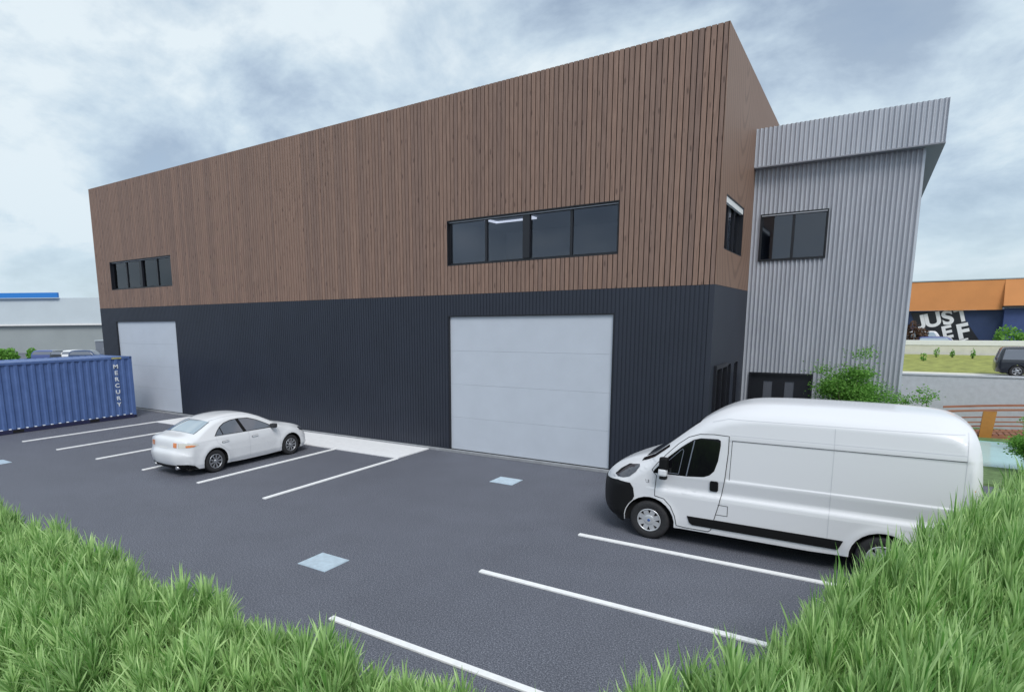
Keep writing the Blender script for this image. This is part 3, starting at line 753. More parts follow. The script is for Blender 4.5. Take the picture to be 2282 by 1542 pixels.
# ------------------------------------------------------------------ white panel van (u runs from nose to tail)
def build_van(loc, label, paint='van_paint', group=None):
    v = thing('panel_van', loc, label, 'van', group)
    HW = 1.02
    WZ = np.array([0.2, 0.32, 0.45, 0.86, 0.935, 0.965, 1.015, 1.20, 1.235, 1.255, 1.90, 1.925, 1.98, 2.02, 2.25, 2.29, 2.6])
    WY = np.array([0.985, 1.005, 1.018, 1.028, 1.016, 0.980, 0.972, 1.002, 1.002, 0.986, 0.968, 0.976, 0.974, 0.968, 0.948, 0.938, 0.90])
    def width(U, Z):
        w = np.interp(Z, WZ, WY)
        for cx in (0.0, 3.42):
            rho = np.hypot(U - cx, Z - 0.34); w = w + 0.018 * np.exp(-((rho - 0.44) / 0.07) ** 2) * (Z < 0.95)
        plain = np.interp(Z, [0.2, 0.45, 1.0, 1.9, 2.6], [0.985, 1.018, 1.012, 0.972, 0.90])
        f_ = np.clip((U + 0.1) / 0.35, 0, 1)
        g_ = np.clip((4.34 - U) / 0.05, 0, 1) * np.clip((U - 1.22) / 0.02, 0, 1)
        w2 = np.where((Z > 1.20), plain + (w - plain) * g_, w)
        return plain + (w2 - plain) * f_
    sil = [(-0.62, 0.24, .30), (-0.78, 0.27, .42), (-0.90, 0.40, .52), (-0.93, 0.62, .55), (-0.92, 0.88, .55), (-0.86, 1.04, .50), (-0.70, 1.18, .42), (-0.42, 1.34, .34), (-0.10, 1.47, .24), (0.04, 1.55, .18),
           (0.35, 1.82, .17), (0.70, 2.13, .20), (0.98, 2.315, .24), (1.25, 2.43, .27), (1.60, 2.485, .28), (2.4, 2.50, .28), (3.6, 2.485, .28), (4.00, 2.455, .28), (4.20, 2.36, .26), (4.32, 2.14, .20),
           (4.375, 1.6, .12), (4.38, 1.0, .12), (4.37, 0.5, .12), (4.33, 0.34, .10), (4.25, 0.31, .08)]
    sil = [(u_ - 0.07 * min(1, max(0, (-u_ - 0.2) / 0.4)) + 0.08 * min(1, max(0, (u_ - 3.9) / 0.4)), z_, r_) for u_, z_, r_ in sil]
    sh = Shell(sil, width, 0.05, 0.035); sh.knots = [float(z_) for z_ in WZ[3:15]]
    fa_, ra_ = (0.0, 0.34), (3.42, 0.34)
    low = [(4.10, 0.31)] + [p for p in arch(ra_, 0.42, 0.31)] + [(2.5, 0.29), (1.5, 0.29), (0.9, 0.29)] + arch(fa_, 0.44, 0.29) 
    side = [tuple(p[:2]) for p in sh.sil] + low
    body = [sh.side_mesh([side], 0, m=paint), sh.strip_mesh(lambda u, z, t: True, 0, m=paint)]
    bo = obj('body', join_meshes('body', body), v)
    def A(polys, name, m, off, skirt=0.0, par=(v, v)):
        out = tuple(obj(name, sh.side_mesh(polys, off, (sg,), 0.05, 0.05, skirt, name, m), q_) for sg, q_ in zip((-1, 1), par))
        if len(polys) > 1:
            for o_ in out: o_['kind'] = 'stuff'
        return out
    # door, flush with the body and outlined by its gap
    door = smooth_line([(0.10, 1.18), (0.085, 1.0), (0.09, 0.82)], 0) + [(0.25, 0.79), (0.37, 0.67), (0.45, 0.50), (0.48, 0.34), (0.62, 0.325), (1.00, 0.325), (1.04, 0.36), (1.09, 0.58), (1.15, 0.84), (1.21, 1.25), (1.235, 1.7), (1.235, 1.985), (1.0, 1.995), (0.78, 1.98), (0.60, 1.91), (0.44, 1.78), (0.28, 1.61), (0.10, 1.40), (0.02, 1.28)]
    dr = A([door], 'front_door', paint, 0.004)
    A(stroke(door + [door[0]], 0.011), 'door_gap', 'gap_dark', 0.0065, 0, dr)
    glass_ = [(0.04, 1.225), (0.30, 1.228), (0.62, 1.235), (0.88, 1.26), (0.97, 1.30), (1.04, 1.38), (1.09, 1.56), (1.115, 1.82), (1.11, 1.90), (1.07, 1.925), (0.80, 1.915), (0.68, 1.875), (0.50, 1.74), (0.28, 1.53), (0.06, 1.28)]
    gl = A([glass_], 'side_window', 'glass_black', 0.008, 0, dr)
    A(stroke([(0.60, 1.245), (0.70, 1.86)], 0.018) + stroke([(0.47, 1.26), (0.535, 1.67), (0.52, 1.70), (0.49, 1.68), (0.30, 1.48)], 0.010) + stroke([(0.30, 1.26), (0.47, 1.26)], 0.010), 'window_trim', 'suv_grey', 0.0095, 0, gl)
    hd = [(0.985, 1.055), (0.985, 1.19), (1.0, 1.21), (1.10, 1.21), (1.115, 1.19), (1.115, 1.055), (1.10, 1.03), (1.0, 1.03)]
    A([hd], 'door_handle', 'black_plastic', 0.022, 0.03, dr)
    A(stroke([(1.13, 0.82), (1.285, 0.815), (1.285, 0.645), (1.10, 0.645)], 0.008), 'fuel_flap', 'gap_dark', 0.004)
    sill = [(0.65, 0.545), (2.92, 0.545), (2.86, 0.395), (0.74, 0.395), (0.69, 0.43)]
    A([sill], 'side_moulding', 'black_plastic', 0.016, 0.03)
    A(stroke([(1.275, 1.255), (1.285, 1.915)], 0.008) + stroke([(1.285, 1.915), (4.24, 1.925)], 0.009), 'panel_groove', 'gap_dark', 0.003)
    A(stroke([(2.69, 2.24), (2.70, 1.90), (2.71, 0.56)], 0.007) + stroke([(1.25, 2.005), (4.24, 2.005)], 0.007) + stroke([(0.95, 2.19), (1.20, 2.265), (4.20, 2.28)], 0.008) + stroke([(4.24, 2.3), (4.255, 0.8)], 0.007), 'panel_seam', 'gap_soft', 0.003)
    # bumper: side wraps and front
    bsil = [p[:2] for p in sh.sil if p[0] < 0.0 and p[1] < 0.97]
    bump_side = [(p[0], p[1]) for p in bsil] + [(-0.62, 1.00), (-0.36, 0.985), (-0.30, 0.90), (-0.275, 0.745)] + [p for p in arch(fa_, 0.455, 0.29) if p[0] < -0.2 and p[1] < 0.72] + [(-0.46, 0.25)]
    bs = [sh.side_mesh([bump_side], 0.012, skirt=0.02, m='black_plastic'), sh.strip_mesh(lambda u, z, t: z < 0.985 and u < -0.3, 0.012, m='black_plastic')]
    obj('front_bumper', join_meshes('front_bumper', bs), v)
    gr = sh.strip_mesh(lambda u, z, t: 0.98 < z < 1.10 and u < -0.5, 0.014, (-0.55, 0.55), m='black_plastic', name='grille'); obj('grille', gr, v)
    hl = [(-0.70, 1.075), (-0.60, 1.18), (-0.46, 1.275), (-0.24, 1.325), (-0.22, 1.29), (-0.27, 1.20), (-0.38, 1.10), (-0.50, 1.06), (-0.62, 1.05)]
    A([hl], 'headlight', 'lamp_glass', 0.010, 0.015)
    A([[(-0.70, 1.08), (-0.60, 1.185), (-0.46, 1.28), (-0.40, 1.295), (-0.52, 1.215), (-0.62, 1.11)]], 'headlight_rim', 'black_plastic', 0.014, 0.01)
    ws = sh.strip_mesh(lambda u, z, t: -0.20 < u < 0.78 and z > 1.40, 0.006, (-1, 1), inset=0.03, m='glass_black', name='windscreen'); obj('windscreen', ws, v)
    A([[(-0.22, 1.375), (-0.10, 1.42), (0.03, 1.49), (0.28, 1.70), (0.26, 1.73), (0.0, 1.525), (-0.20, 1.425)]], 'windscreen_edge', 'glass_black', 0.006)
    # mirror
    for sg in (-1, 1):
        mr = MB(); mr.cbox(-0.075, 0.075, -0.06, 0.06, 0, 0.22, 0.035); mm = mr.build('mirror', 'black_plastic', v, (0.25, sg * 1.13, 1.33))
        q = MB(); q.cbox(-0.082, 0.06, -0.066, 0.066, -0.11, 0.02, 0.035); q.build('mirror_shell', paint, mm)
        q = MB(); q.cbox(-0.065, 0.065, -0.06, 0.06, -0.17, -0.105, 0.03); q.build('mirror_foot', 'black_plastic', mm)
        q = MB(); q.tube([(0.0, 0, -0.06), (-0.02, -sg * 0.16, -0.07)], 0.03); q.build('mirror_arm', 'black_plastic', mm)
    # arch liners, underbody, wheels
    ub = MB(); ub.box(-0.55, 4.2, -0.88, 0.88, 0.27, 0.60); ub.build('underbody', 'under_black', v)
    for cu in (fa_, ra_):
        R_ = 0.43 if cu is ra_ else 0.45
        ln_ = MB(); ring = [(cu[0] + R_ * math.cos(math.pi * i / 16), cu[1] + R_ * math.sin(math.pi * i / 16)) for i in range(17)]
        for sg in (-1, 1):
            ln_ = MB()
            pts = [(x_, sg * 1.0, z_) for x_, z_ in ring] + [(x_, sg * 0.6, z_) for x_, z_ in ring]
            ln_.add(pts, [(i, i + 1, 18 + i, 17 + i) for i in range(16)] + [tuple(range(17, 34))])
            ln_.build('wheel_well', 'under_black', v)
        for sg in (-1, 1):
            wl = wheel(v, (cu[0], sg * 0.905, 0.345), 0.345, 0.22, 0.205, 8, sg, 'hubcap', 'steel')
            bd = MB(); bd.lathe([(0.026, sg * 0.106), (0.024, sg * 0.109), (0, sg * 0.109)], 18); bd.fixn('hub_badge', 'badge_blue', wl)
    for sg in (-1, 1):
        tl = MB(); tl.cbox(4.30, 4.372, sg * 0.93 - 0.05, sg * 0.93 + 0.05, 0.95, 1.55, 0.02); tl.build('tail_light', 'lamp_orange', v)
    tx = obj('badge', text_mesh('2.3', 0.075, 0.001, 'gap_dark'), v, (-0.06, -float(sh.Y(np.array([-0.06]), np.array([1.06]))[0]) - 0.004, 1.06), (math.pi / 2, 0, -0.12))
    return v, sh
van, van_sh = build_van((-0.06, -3.22, 0), 'tall white panel van with black front bumper and black side moulding', 'van_paint')

# ------------------------------------------------------------------ white sedan (u runs from tail to nose)
def build_sedan(loc, rz, label, group=None):
    v = thing('sedan_car', loc, label, 'car', group, rz)
    def width(U, Z):
        w = np.interp(Z, [0.15, 0.30, 0.55, 0.72, 0.80, 0.90, 0.96, 1.34, 1.45], [0.80, 0.845, 0.865, 0.868, 0.862, 0.845, 0.815, 0.625, 0.58])
        for cx in (0.0, 2.56):
            rho = np.hypot(U - cx, Z - 0.31); w = w + 0.022 * np.exp(-((rho - 0.40) / 0.10) ** 2) * (Z < 0.85)
        return w
    sil = [(-0.80, 0.20, .20), (-0.95, 0.24, .28), (-1.03, 0.38, .32), (-1.065, 0.54, .33), (-1.055, 0.64, .33), (-0.995, 0.71, .31), (-0.985, 0.90, .28), (-0.95, 0.985, .22), (-0.80, 1.02, .16), (-0.52, 1.045, .12),
           (-0.20, 1.19, .08), (0.12, 1.33, .08), (0.45, 1.405, .10), (0.85, 1.43, .11), (1.25, 1.405, .10), (1.55, 1.32, .08), (1.90, 1.14, .07), (2.18, 0.995, .08), (2.35, 0.955, .14), (2.70, 0.905, .22), (3.05, 0.82, .32),
           (3.28, 0.715, .42), (3.40, 0.58, .45), (3.43, 0.42, .45), (3.40, 0.26, .38), (3.25, 0.19, .25)]
    sil = [(u_ + 0.09 * min(1, max(0, (-u_ - 0.45) / 0.35)), z_, r_) for u_, z_, r_ in sil]
    sh = Shell(sil, width, 0.045, 0.03)
    ra_, fa_ = (0.0, 0.31), (2.56, 0.31)
    low = arch(fa_, 0.365, 0.19) + [(1.7, 0.17), (0.9, 0.17)] + arch(ra_, 0.365, 0.19)
    side = [tuple(p[:2]) for p in sh.sil] + low
    bo = obj('body', join_meshes('body', [sh.side_mesh([side], 0, du=0.04, dz=0.04), sh.strip_mesh(lambda u, z, t: True, 0)]), v)
    def A(polys, name, m, off, skirt=0.0, par=(v, v)):
        out = tuple(obj(name, sh.side_mesh(polys, off, (sg,), 0.04, 0.04, skirt, name, m), q_) for sg, q_ in zip((-1, 1), par))
        if len(polys) > 1:
            for o_ in out: o_['kind'] = 'stuff'
        return out
    d_r = [(0.05, 0.955), (0.07, 0.80), (0.22, 0.66), (0.40, 0.52), (0.44, 0.25), (1.10, 0.235), (1.075, 0.93)]
    d_f = [(1.10, 0.235), (2.12, 0.225), (2.15, 0.55), (2.14, 0.75), (2.05, 0.93), (1.075, 0.93)]
    for dd, hx in ((d_r, 0.20), (d_f, 1.16)):
        dp = A([dd], 'door', 'car_paint', 0.003)
        A(stroke(dd + [dd[0]], 0.008), 'door_gap', 'gap_soft', 0.005, 0, dp)
        A([[(hx, 0.775), (hx + 0.20, 0.79), (hx + 0.21, 0.815), (hx + 0.01, 0.80)]], 'door_handle', 'car_paint', 0.028, 0.03, dp)
    dlo = [(0.02, 0.965), (0.13, 1.08), (0.26, 1.185), (0.42, 1.262), (0.62, 1.305), (0.88, 1.318), (1.20, 1.295), (1.45, 1.215), (1.70, 1.095), (1.96, 0.955), (1.93, 0.935), (1.06, 0.945), (0.40, 0.958)]
    sw = A([dlo], 'window_surround', 'black_plastic', 0.005)
    A([[(0.055, 0.975), (0.14, 1.065), (0.235, 1.145), (0.27, 0.972)]], 'side_window', 'car_glass', 0.008, 0, sw)
    A([[(0.30, 0.972), (0.265, 1.165), (0.43, 1.247), (0.63, 1.288), (0.80, 1.298), (0.915, 0.96)]], 'side_window', 'car_glass', 0.008, 0, sw)
    A([[(1.03, 0.957), (0.90, 1.30), (1.20, 1.278), (1.44, 1.20), (1.68, 1.085), (1.90, 0.955)]], 'side_window', 'car_glass', 0.008, 0, sw)
    # rear screen with dark border, windscreen
    rs = obj('rear_window', sh.strip_mesh(lambda u, z, t: -0.50 < u < 0.16 and z > 1.0, 0.004, (-1, 1), inset=0.012, m='black_plastic', name='rear_window'), v)
    obj('pane', sh.strip_mesh(lambda u, z, t: -0.46 < u < 0.12 and z > 1.0, 0.008, (-1, 1), inset=0.035, m='rear_glass', name='pane'), rs)
    obj('windscreen', sh.strip_mesh(lambda u, z, t: 1.50 < u < 2.12 and z > 0.9, 0.006, (-1, 1), inset=0.03, m='car_glass', name='windscreen'), v)
    A(stroke([(0.10, 1.345), (0.45, 1.392), (0.85, 1.408), (1.25, 1.385), (1.55, 1.30)], 0.010), 'roof_channel', 'gap_soft', 0.004)
    # tail lights, boot lid, diffuser, exhausts
    tl = A([[(-0.885, 0.775), (-0.56, 0.80), (-0.47, 0.835), (-0.60, 0.885), (-0.885, 0.90)]], 'tail_light', 'lamp_clear', 0.006, 0.01)
    A([[(-0.79, 0.785), (-0.62, 0.80), (-0.56, 0.82), (-0.68, 0.85), (-0.79, 0.84)]], 'lens', 'lamp_orange', 0.009, 0.006, tl)
    for ys in ((-0.97, -0.74), (0.74, 0.97)):
        t2 = obj('tail_light', sh.strip_mesh(lambda u, z, t: u < -0.8 and 0.775 < z < 0.93, 0.008, ys, 4, m='lamp_orange', name='tail_light'), v)
    obj('number_plate', sh.strip_mesh(lambda u, z, t: u < -0.8 and 0.735 < z < 0.80, 0.006, (-0.32, 0.32), 6, m='white_paint', name='number_plate'), v)
    A([[(-0.86, 0.215), (-0.62, 0.20), (-0.50, 0.20), (-0.62, 0.30), (-0.78, 0.345), (-0.925, 0.345)]], 'rear_diffuser', 'black_plastic', 0.010, 0.01)
    obj('rear_diffuser', sh.strip_mesh(lambda u, z, t: u < -0.62 and z < 0.36, 0.010, m='black_plastic', name='rear_diffuser'), v)
    for sg in (-1, 1):
        e = MB(); e.tube([(-0.72, sg * 0.50, 0.255), (-0.93, sg * 0.50, 0.255)], 0.045, 14); e.build('exhaust_pipe', 'rim', v)
        mr = MB(); mr.cbox(-0.08, 0.06, -0.09, 0.09, -0.06, 0.06, 0.03); mm = mr.build('mirror', 'gap_dark', v, (1.90, sg * 0.92, 0.99))
        q = MB(); q.tube([(0, -sg * 0.03, -0.04), (0.02, -sg * 0.12, -0.06)], 0.025); q.build('mirror_foot', 'gap_dark', mm)
    A([[(2.95, 0.70), (3.15, 0.64), (3.22, 0.66), (3.12, 0.76), (2.95, 0.77)]], 'headlight', 'lamp_glass', 0.006, 0.01)
    ub = MB(); ub.box(-0.7, 3.15, -0.72, 0.72, 0.16, 0.42); ub.build('underbody', 'under_black', v)
    for cu in (fa_, ra_):
        ln_ = MB(); R_ = 0.372; ring = [(cu[0] + R_ * math.cos(math.pi * i / 16), cu[1] + R_ * math.sin(math.pi * i / 16)) for i in range(17)]
        for sg in (-1, 1):
            ln_ = MB()
            pts = [(x_, sg * 0.845, z_) for x_, z_ in ring] + [(x_, sg * 0.52, z_) for x_, z_ in ring]
            ln_.add(pts, [(i, i + 1, 18 + i, 17 + i) for i in range(16)] + [tuple(range(17, 34))])
            ln_.build('wheel_well', 'under_black', v)
        for sg in (-1, 1): wheel(v, (cu[0], sg * 0.745, 0.305), 0.305, 0.205, 0.192, 9, sg, 'rim', 'multi')
    return v
sedan = build_sedan((-11.93, -5.39, 0), math.pi / 2, 'white four-door sedan parked nose to the dark wall with orange tail lights')

# ------------------------------------------------------------------ grassy hedges: rows of shrubs thick with narrow blades
def blade_mesh(name, roots, dirs, lens, wid, tone, m, droop):
    n = len(roots); L = np.array([0.0, 0.4, 0.75, 1.0]); Wd = np.array([0.75, 1.0, 0.7, 0.0])
    rnd_ = rng.normal(size=(n, 3)); side = np.cross(dirs, rnd_); side /= np.linalg.norm(side, axis=1)[:, None] + 1e-9
    bend = np.cross(side, dirs); bend *= np.sign(rng.normal(size=n))[:, None]
    V = np.zeros((n, 7, 3)); kx = 0
    for i in range(4):
        c = roots + dirs * (lens * L[i])[:, None] + bend * (lens * 0.16 * L[i] ** 2)[:, None]
        c[:, 2] -= droop * lens * L[i] ** 2.5
        if i < 3:
            V[:, 2 * i] = c - side * (wid * Wd[i] / 2)[:, None]; V[:, 2 * i + 1] = c + side * (wid * Wd[i] / 2)[:, None]
        else: V[:, 6] = c
    b0 = (np.arange(n) * 7)[:, None]
    q = np.concatenate([b0 + np.array([[0, 1, 3, 2]]), b0 + np.array([[2, 3, 5, 4]])]).tolist(); t = (b0 + np.array([[4, 5, 6]])).tolist()
    me = bpy.data.meshes.new(name); me.from_pydata(V.reshape(-1, 3).tolist(), [], q + t); me.materials.append(M[m])
    at = me.attributes.new('tone', 'FLOAT', 'POINT'); at.data.foreach_set('value', np.repeat(tone, 7).astype(np.float32))
    me.polygons.foreach_set('use_smooth', [True] * len(me.polygons)); me.update(); return me
def shrub_variant(h, rad, n):
    """a clump of upright plumes: stems thick with narrow blades that point up and outwards"""
    roots = []; dirs = []; lens = []; np_ = 14; per = int(n * 0.84) // np_
    for p_ in range(np_):
        a = 2.4 * p_ + rng.uniform(-.3, .3); r0 = rad * 0.95 * math.sqrt(p_ / np_)
        hp = h * (1.0 if p_ == 0 else rng.uniform(0.92, 1.04) - 0.42 * (r0 / rad) ** 2); lean_ = np.array([math.cos(a), math.sin(a), 0]) * (0.10 * rng.random())
        t = rng.beta(1.25, 0.85, per); th = rng.uniform(0, 2 * math.pi, per)
        ax = np.array([r0 * math.cos(a), r0 * math.sin(a), 0]) + lean_ * t[:, None] + np.array([0, 0, 1.0]) * (t * hp)[:, None]
        out = np.stack([np.cos(th), np.sin(th), np.zeros(per)], 1)
        w_ = 0.075 * (1 - 0.65 * t) * rng.uniform(0.3, 1.0, per)
        el = np.radians(np.where(t > 0.88, rng.uniform(56, 88, per), rng.uniform(34, 74, per)))
        d = out * np.cos(el)[:, None] + np.array([0, 0, 1.0]) * np.sin(el)[:, None] + rng.normal(size=(per, 3)) * 0.10
        roots.append(ax + out * w_[:, None]); dirs.append(d / np.linalg.norm(d, axis=1)[:, None])
        lens.append(rng.uniform(0.11, 0.31, per) * (1.12 - 0.2 * t) * (1 + 0.5 * (rng.random(per) > 0.96)))
    nf = int(n * 0.16); z = rng.beta(1.6, 0.9, nf); th = rng.uniform(0, 2 * math.pi, nf)      # looser blades that close the clump
    rr = rad * np.where(z > 0.6, np.sqrt(np.clip(1 - ((z - 0.6) / 0.46) ** 2, 0.05, 1)), 1.0) * (1 + 0.2 * np.sin(3 * th + 5 * z)) * np.sqrt(rng.uniform(0.2, 0.95, nf))
    out = np.stack([np.cos(th), np.sin(th), np.zeros(nf)], 1)
    d = out * (0.55 * rr / rad)[:, None] + np.array([0, 0, 0.8]) + rng.normal(size=(nf, 3)) * 0.24
    roots.append(out * rr[:, None] + np.array([0, 0, 1.0]) * (z * h * (0.84 - 0.3 * (rr / rad) ** 2))[:, None]); dirs.append(d / np.linalg.norm(d, axis=1)[:, None]); lens.append(rng.uniform(0.14, 0.34, nf))
    roots = np.concatenate(roots); dirs = np.concatenate(dirs); lens = np.concatenate(lens); m_ = len(lens)
    return blade_mesh('foliage', roots, dirs, lens, rng.uniform(0.009, 0.020, m_), np.clip(rng.normal(0.5, 0.3, m_), 0, 1), 'hedge_blade', 0.06)
def core_mesh(h, rad):  # added dark filler: blocks see-through and paints the shade between blades
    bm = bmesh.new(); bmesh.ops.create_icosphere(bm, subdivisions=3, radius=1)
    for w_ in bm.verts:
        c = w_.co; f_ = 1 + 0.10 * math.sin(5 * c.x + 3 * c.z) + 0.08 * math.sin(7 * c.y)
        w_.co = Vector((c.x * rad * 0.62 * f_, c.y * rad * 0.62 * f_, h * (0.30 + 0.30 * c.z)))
    me = bpy.data.meshes.new('dark_filler'); bm.to_mesh(me); bm.free(); me.materials.append(M['hedge_core'])
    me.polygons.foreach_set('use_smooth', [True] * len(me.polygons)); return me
HSH = 1.0
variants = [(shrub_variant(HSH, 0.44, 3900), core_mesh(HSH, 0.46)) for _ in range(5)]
def hedge(label, spots):
    r = thing('hedge', (spots[0][0], spots[0][1], 0), label, 'hedge')
    for i, (x, y, h) in enumerate(spots):
        fm, cm = variants[(i * 3 + random.randrange(2)) % 5]
        s_ = obj('shrub', fm, r, (x - spots[0][0], y - spots[0][1], 0), (0, 0, random.uniform(0, 6.28)))
        q_ = random.uniform(0.88, 1.10); s_.scale = (q_, q_, h * random.uniform(0.95, 1.05)); s_['kind'] = 'stuff'
        obj('dark_filler', cm, s_)
    return r
spots = []
x = 0.66
while x > -10.5:
    for y in (-11.56, -12.02, -12.45): spots.append((x + random.uniform(-.08, .08) - (0.34 if -12.2 < y < -11.8 else 0), y + random.uniform(-.06, .06), (1.10 if y > -12.2 else 1.0) + random.uniform(-0.17, 0.10)))
    x -= 0.68
spots += [(0.42, -11.33, 0.98), (0.02, -11.36, 1.02), (0.80, -11.45, 0.9)]
hedge('grassy green hedge along the roadside beyond the empty asphalt bays', spots)
spots = []
RH = [(0.90, -11.75, 1.32), (1.30, -11.2, 1.34), (1.62, -10.87, 1.32), (1.86, -10.56, 1.36), (2.24, -9.92, 1.45), (2.52, -8.89, 1.48), (2.72, -8.23, 1.52), (3.11, -7.34, 1.60), (3.60, -6.39, 1.72), (3.98, -5.53, 1.74), (4.42, -4.37, 1.76), (4.98, -3.03, 1.78), (5.6, -1.7, 1.8)]
def along(t):      # point, heading and height at distance t along the line of the hedge's van-side edge
    for (xa, ya, ha), (xb, yb, hb) in zip(RH, RH[1:]):
        L_ = math.hypot(xb - xa, yb - ya)
        if t <= L_: u_ = t / L_; return xa + (xb - xa) * u_, ya + (yb - ya) * u_, (yb - ya) / L_, -(xb - xa) / L_, ha + (hb - ha) * u_
        t -= L_
    return None
t = 0.1
while along(t):
    px, py, nx, ny, hh = along(t)
    for o_ in (0.34, 0.80, 1.2): spots.append((px + nx * o_ + random.uniform(-.04, .04), py + ny * o_ + random.uniform(-.05, .05), hh / 1.03 + random.uniform(-.17, .05)))
    t += 0.58
hedge('taller grassy green hedge slanting past the rear of the white van', spots)

# ------------------------------------------------------------------ leafy shrubs by the entrance and the pool
def leaf_shrub(loc, h, r, n, label, seed, zc=0.62, leaf=0.055):
    R_ = np.random.default_rng(seed); root = thing('leafy_shrub', loc, label, 'shrub', 'leafy green shrubs by the entrance')
    st = MB(); tips = []
    for i in range(9):
        a = 2 * math.pi * i / 9 + R_.uniform(-.3, .3); rr = r * R_.uniform(0.25, 0.9); zt = h * R_.uniform(0.55, 0.97)
        if i == 0: rr, zt = 0.08, h * 0.98
        tip = Vector((rr * math.cos(a), rr * math.sin(a), zt)); mid_ = tip * 0.5 + Vector((0, 0, 0.12 * h))
        st.tube([(0.03 * math.cos(a), 0.03 * math.sin(a), 0), mid_, tip], [0.022, 0.014, 0.005], 6); tips.append((mid_, tip))
    st.build('stems', 'bark', root)
    pts = []; per = n // 9
    for mid_, tip in tips:
        for j in range(9):
            t = R_.uniform(0.15, 1.05); c = mid_.lerp(tip, t) + Vector(R_.normal(size=3)) * (0.14 * r)
            cl = R_.normal(size=(per // 9, 3)) * np.array([0.13, 0.13, 0.07]) * r * 1.2 + np.array(c); pts.append(cl)
    P = np.concatenate(pts); P = P[P[:, 2] > 0.1]; nn = len(P)
    d = R_.normal(size=(nn, 3)); d[:, 2] = np.abs(d[:, 2]) * 0.3; d /= np.linalg.norm(d, axis=1)[:, None]
    u = np.cross(d, R_.normal(size=(nn, 3))); u /= np.linalg.norm(u, axis=1)[:, None]
    s_ = R_.uniform(0.6, 1.2, nn)[:, None] * leaf
    V = np.stack([P, P + d * s_ * .5 + u * s_ * .35, P + d * s_, P + d * s_ * .5 - u * s_ * .35], 1).reshape(-1, 3)
    me = bpy.data.meshes.new('foliage'); me.from_pydata(V.tolist(), [], (np.arange(nn)[:, None] * 4 + np.arange(4)).tolist()); me.materials.append(M['shrub_leaf'])
    at = me.attributes.new('tone', 'FLOAT', 'POINT'); at.data.foreach_set('value', np.repeat(np.clip(R_.normal(.5, .28, nn), 0, 1), 4).astype(np.float32)); me.update()
    fo = obj('foliage', me, root); fo['kind'] = 'stuff'
    return root
leaf_shrub((2.72, 3.2, 0), 2.80, 0.98, 22000, 'big leafy green shrub against the corrugated steel wall', 3)
leaf_shrub((4.15, 3.5, 0), 2.05, 0.58, 7000, 'small leafy shrub just past the corner of the corrugated block', 5)
leaf_shrub((6.45, 5.2, 0), 1.05, 0.62, 5200, 'leafy shrub at the near edge of the turquoise pool', 8)
leaf_shrub((7.25, 8.6, 0), 1.0, 0.5, 3000, 'leafy shrub in front of the wooden footbridge rail', 9)

# ------------------------------------------------------------------ garden: lawn, pool, footbridge, retaining wall
lw = MB()
for a in ((4.4, 30, 3.4, 5.55), (4.4, 5.0, 5.55, 9.95), (4.4, 30, 9.95, 12.65)): lw.box(a[0], a[1], a[2], a[3], 0, 0.06)
tag(lw.fixn('lawn', 'lawn'), kind='structure')
pw = MB(); pw.add([(5.0, 5.55, 0.03), (30, 5.55, 0.03), (30, 9.95, 0.03), (5.0, 9.95, 0.03)], [(0, 1, 2, 3)])
tag(pw.build('pool_water', 'pool_water'), kind='structure')
wl_ = thing('retaining_wall', (4.0, 12.7, 0), 'plain grey rendered retaining wall behind the footbridge', 'wall')
w_ = MB(); w_.cbox(-0.2, 26, 0, 0.25, 0, 1.80, 0.01); w_.build('wall', 'concrete', wl_)
w_ = MB(); w_.cbox(-0.23, 26.03, -0.03, 0.28, 1.80, 1.855, 0.01); w_.build('coping', 'concrete', wl_)
bd_ = thing('footbridge', (5.2, 11.1, 0), 'arched brown timber footbridge with a broad orange post', 'bridge')
def az(x): return 0.26 * math.sin(math.pi * min(max((x + 0.2) / 7.4, 0), 1))       # arch of the bridge, local x 0..7
for yy, mname in ((-0.62, 'near'), (0.55, 'far')):
    for zr, th_ in ((0.80, 0.045), (0.42, 0.028), (0.12, 0.028)):
        x0 = {0.80: 0.05, 0.42: 0.45, 0.12: 0.6}[zr]
        pts = [(x_, yy, zr + az(x_)) for x_ in np.linspace(x0, 7.0, 16)]
        r_ = MB()
        for p, q in zip(pts, pts[1:]):
            r_.add([(p[0], yy - th_, p[2] - th_ * .7), (q[0], yy - th_, q[2] - th_ * .7), (q[0], yy + th_, q[2] - th_ * .7), (p[0], yy + th_, p[2] - th_ * .7),
                    (p[0], yy - th_, p[2] + th_ * .7), (q[0], yy - th_, q[2] + th_ * .7), (q[0], yy + th_, q[2] + th_ * .7), (p[0], yy + th_, p[2] + th_ * .7)],
                   [(3, 2, 1, 0), (4, 5, 6, 7), (0, 1, 5, 4), (2, 3, 7, 6)])
        r_.fixn('rail', 'bridge_wood', bd_)
    for xx in ((1.08, 3.5, 5.9) if mname == 'near' else (3.5, 5.9)):
        z_ = az(xx); p = MB(); p.prism([(xx - 0.17, -0.02 if xx < 2 else z_), (xx + 0.13, -0.02 if xx < 2 else z_), (xx + 0.20, 0.77 + z_), (xx - 0.13, 0.77 + z_)], yy - 0.05, yy + 0.05)
        p.fixn('post', 'bridge_post', bd_)
for i in range(46):
    x_ = 0.35 + i * 0.15
    if x_ > 7: break
    p = MB(); p.cbox(x_, x_ + 0.135, -0.60, 0.52, az(x_) - 0.02, az(x_) + 0.02, 0.005); p.build('plank', 'bridge_wood', bd_)
for yy in (-0.66, 0.50):
    p = MB()
    for xa, xb in zip(np.linspace(1.2, 7, 14), np.linspace(1.2, 7, 14)[1:]):
        p.prism([(xa, az(xa) - 0.16), (xb, az(xb) - 0.16), (xb, az(xb) - 0.022), (xa, az(xa) - 0.022)], yy, yy + 0.08)
    p.fixn('beam', 'bridge_wood', bd_)

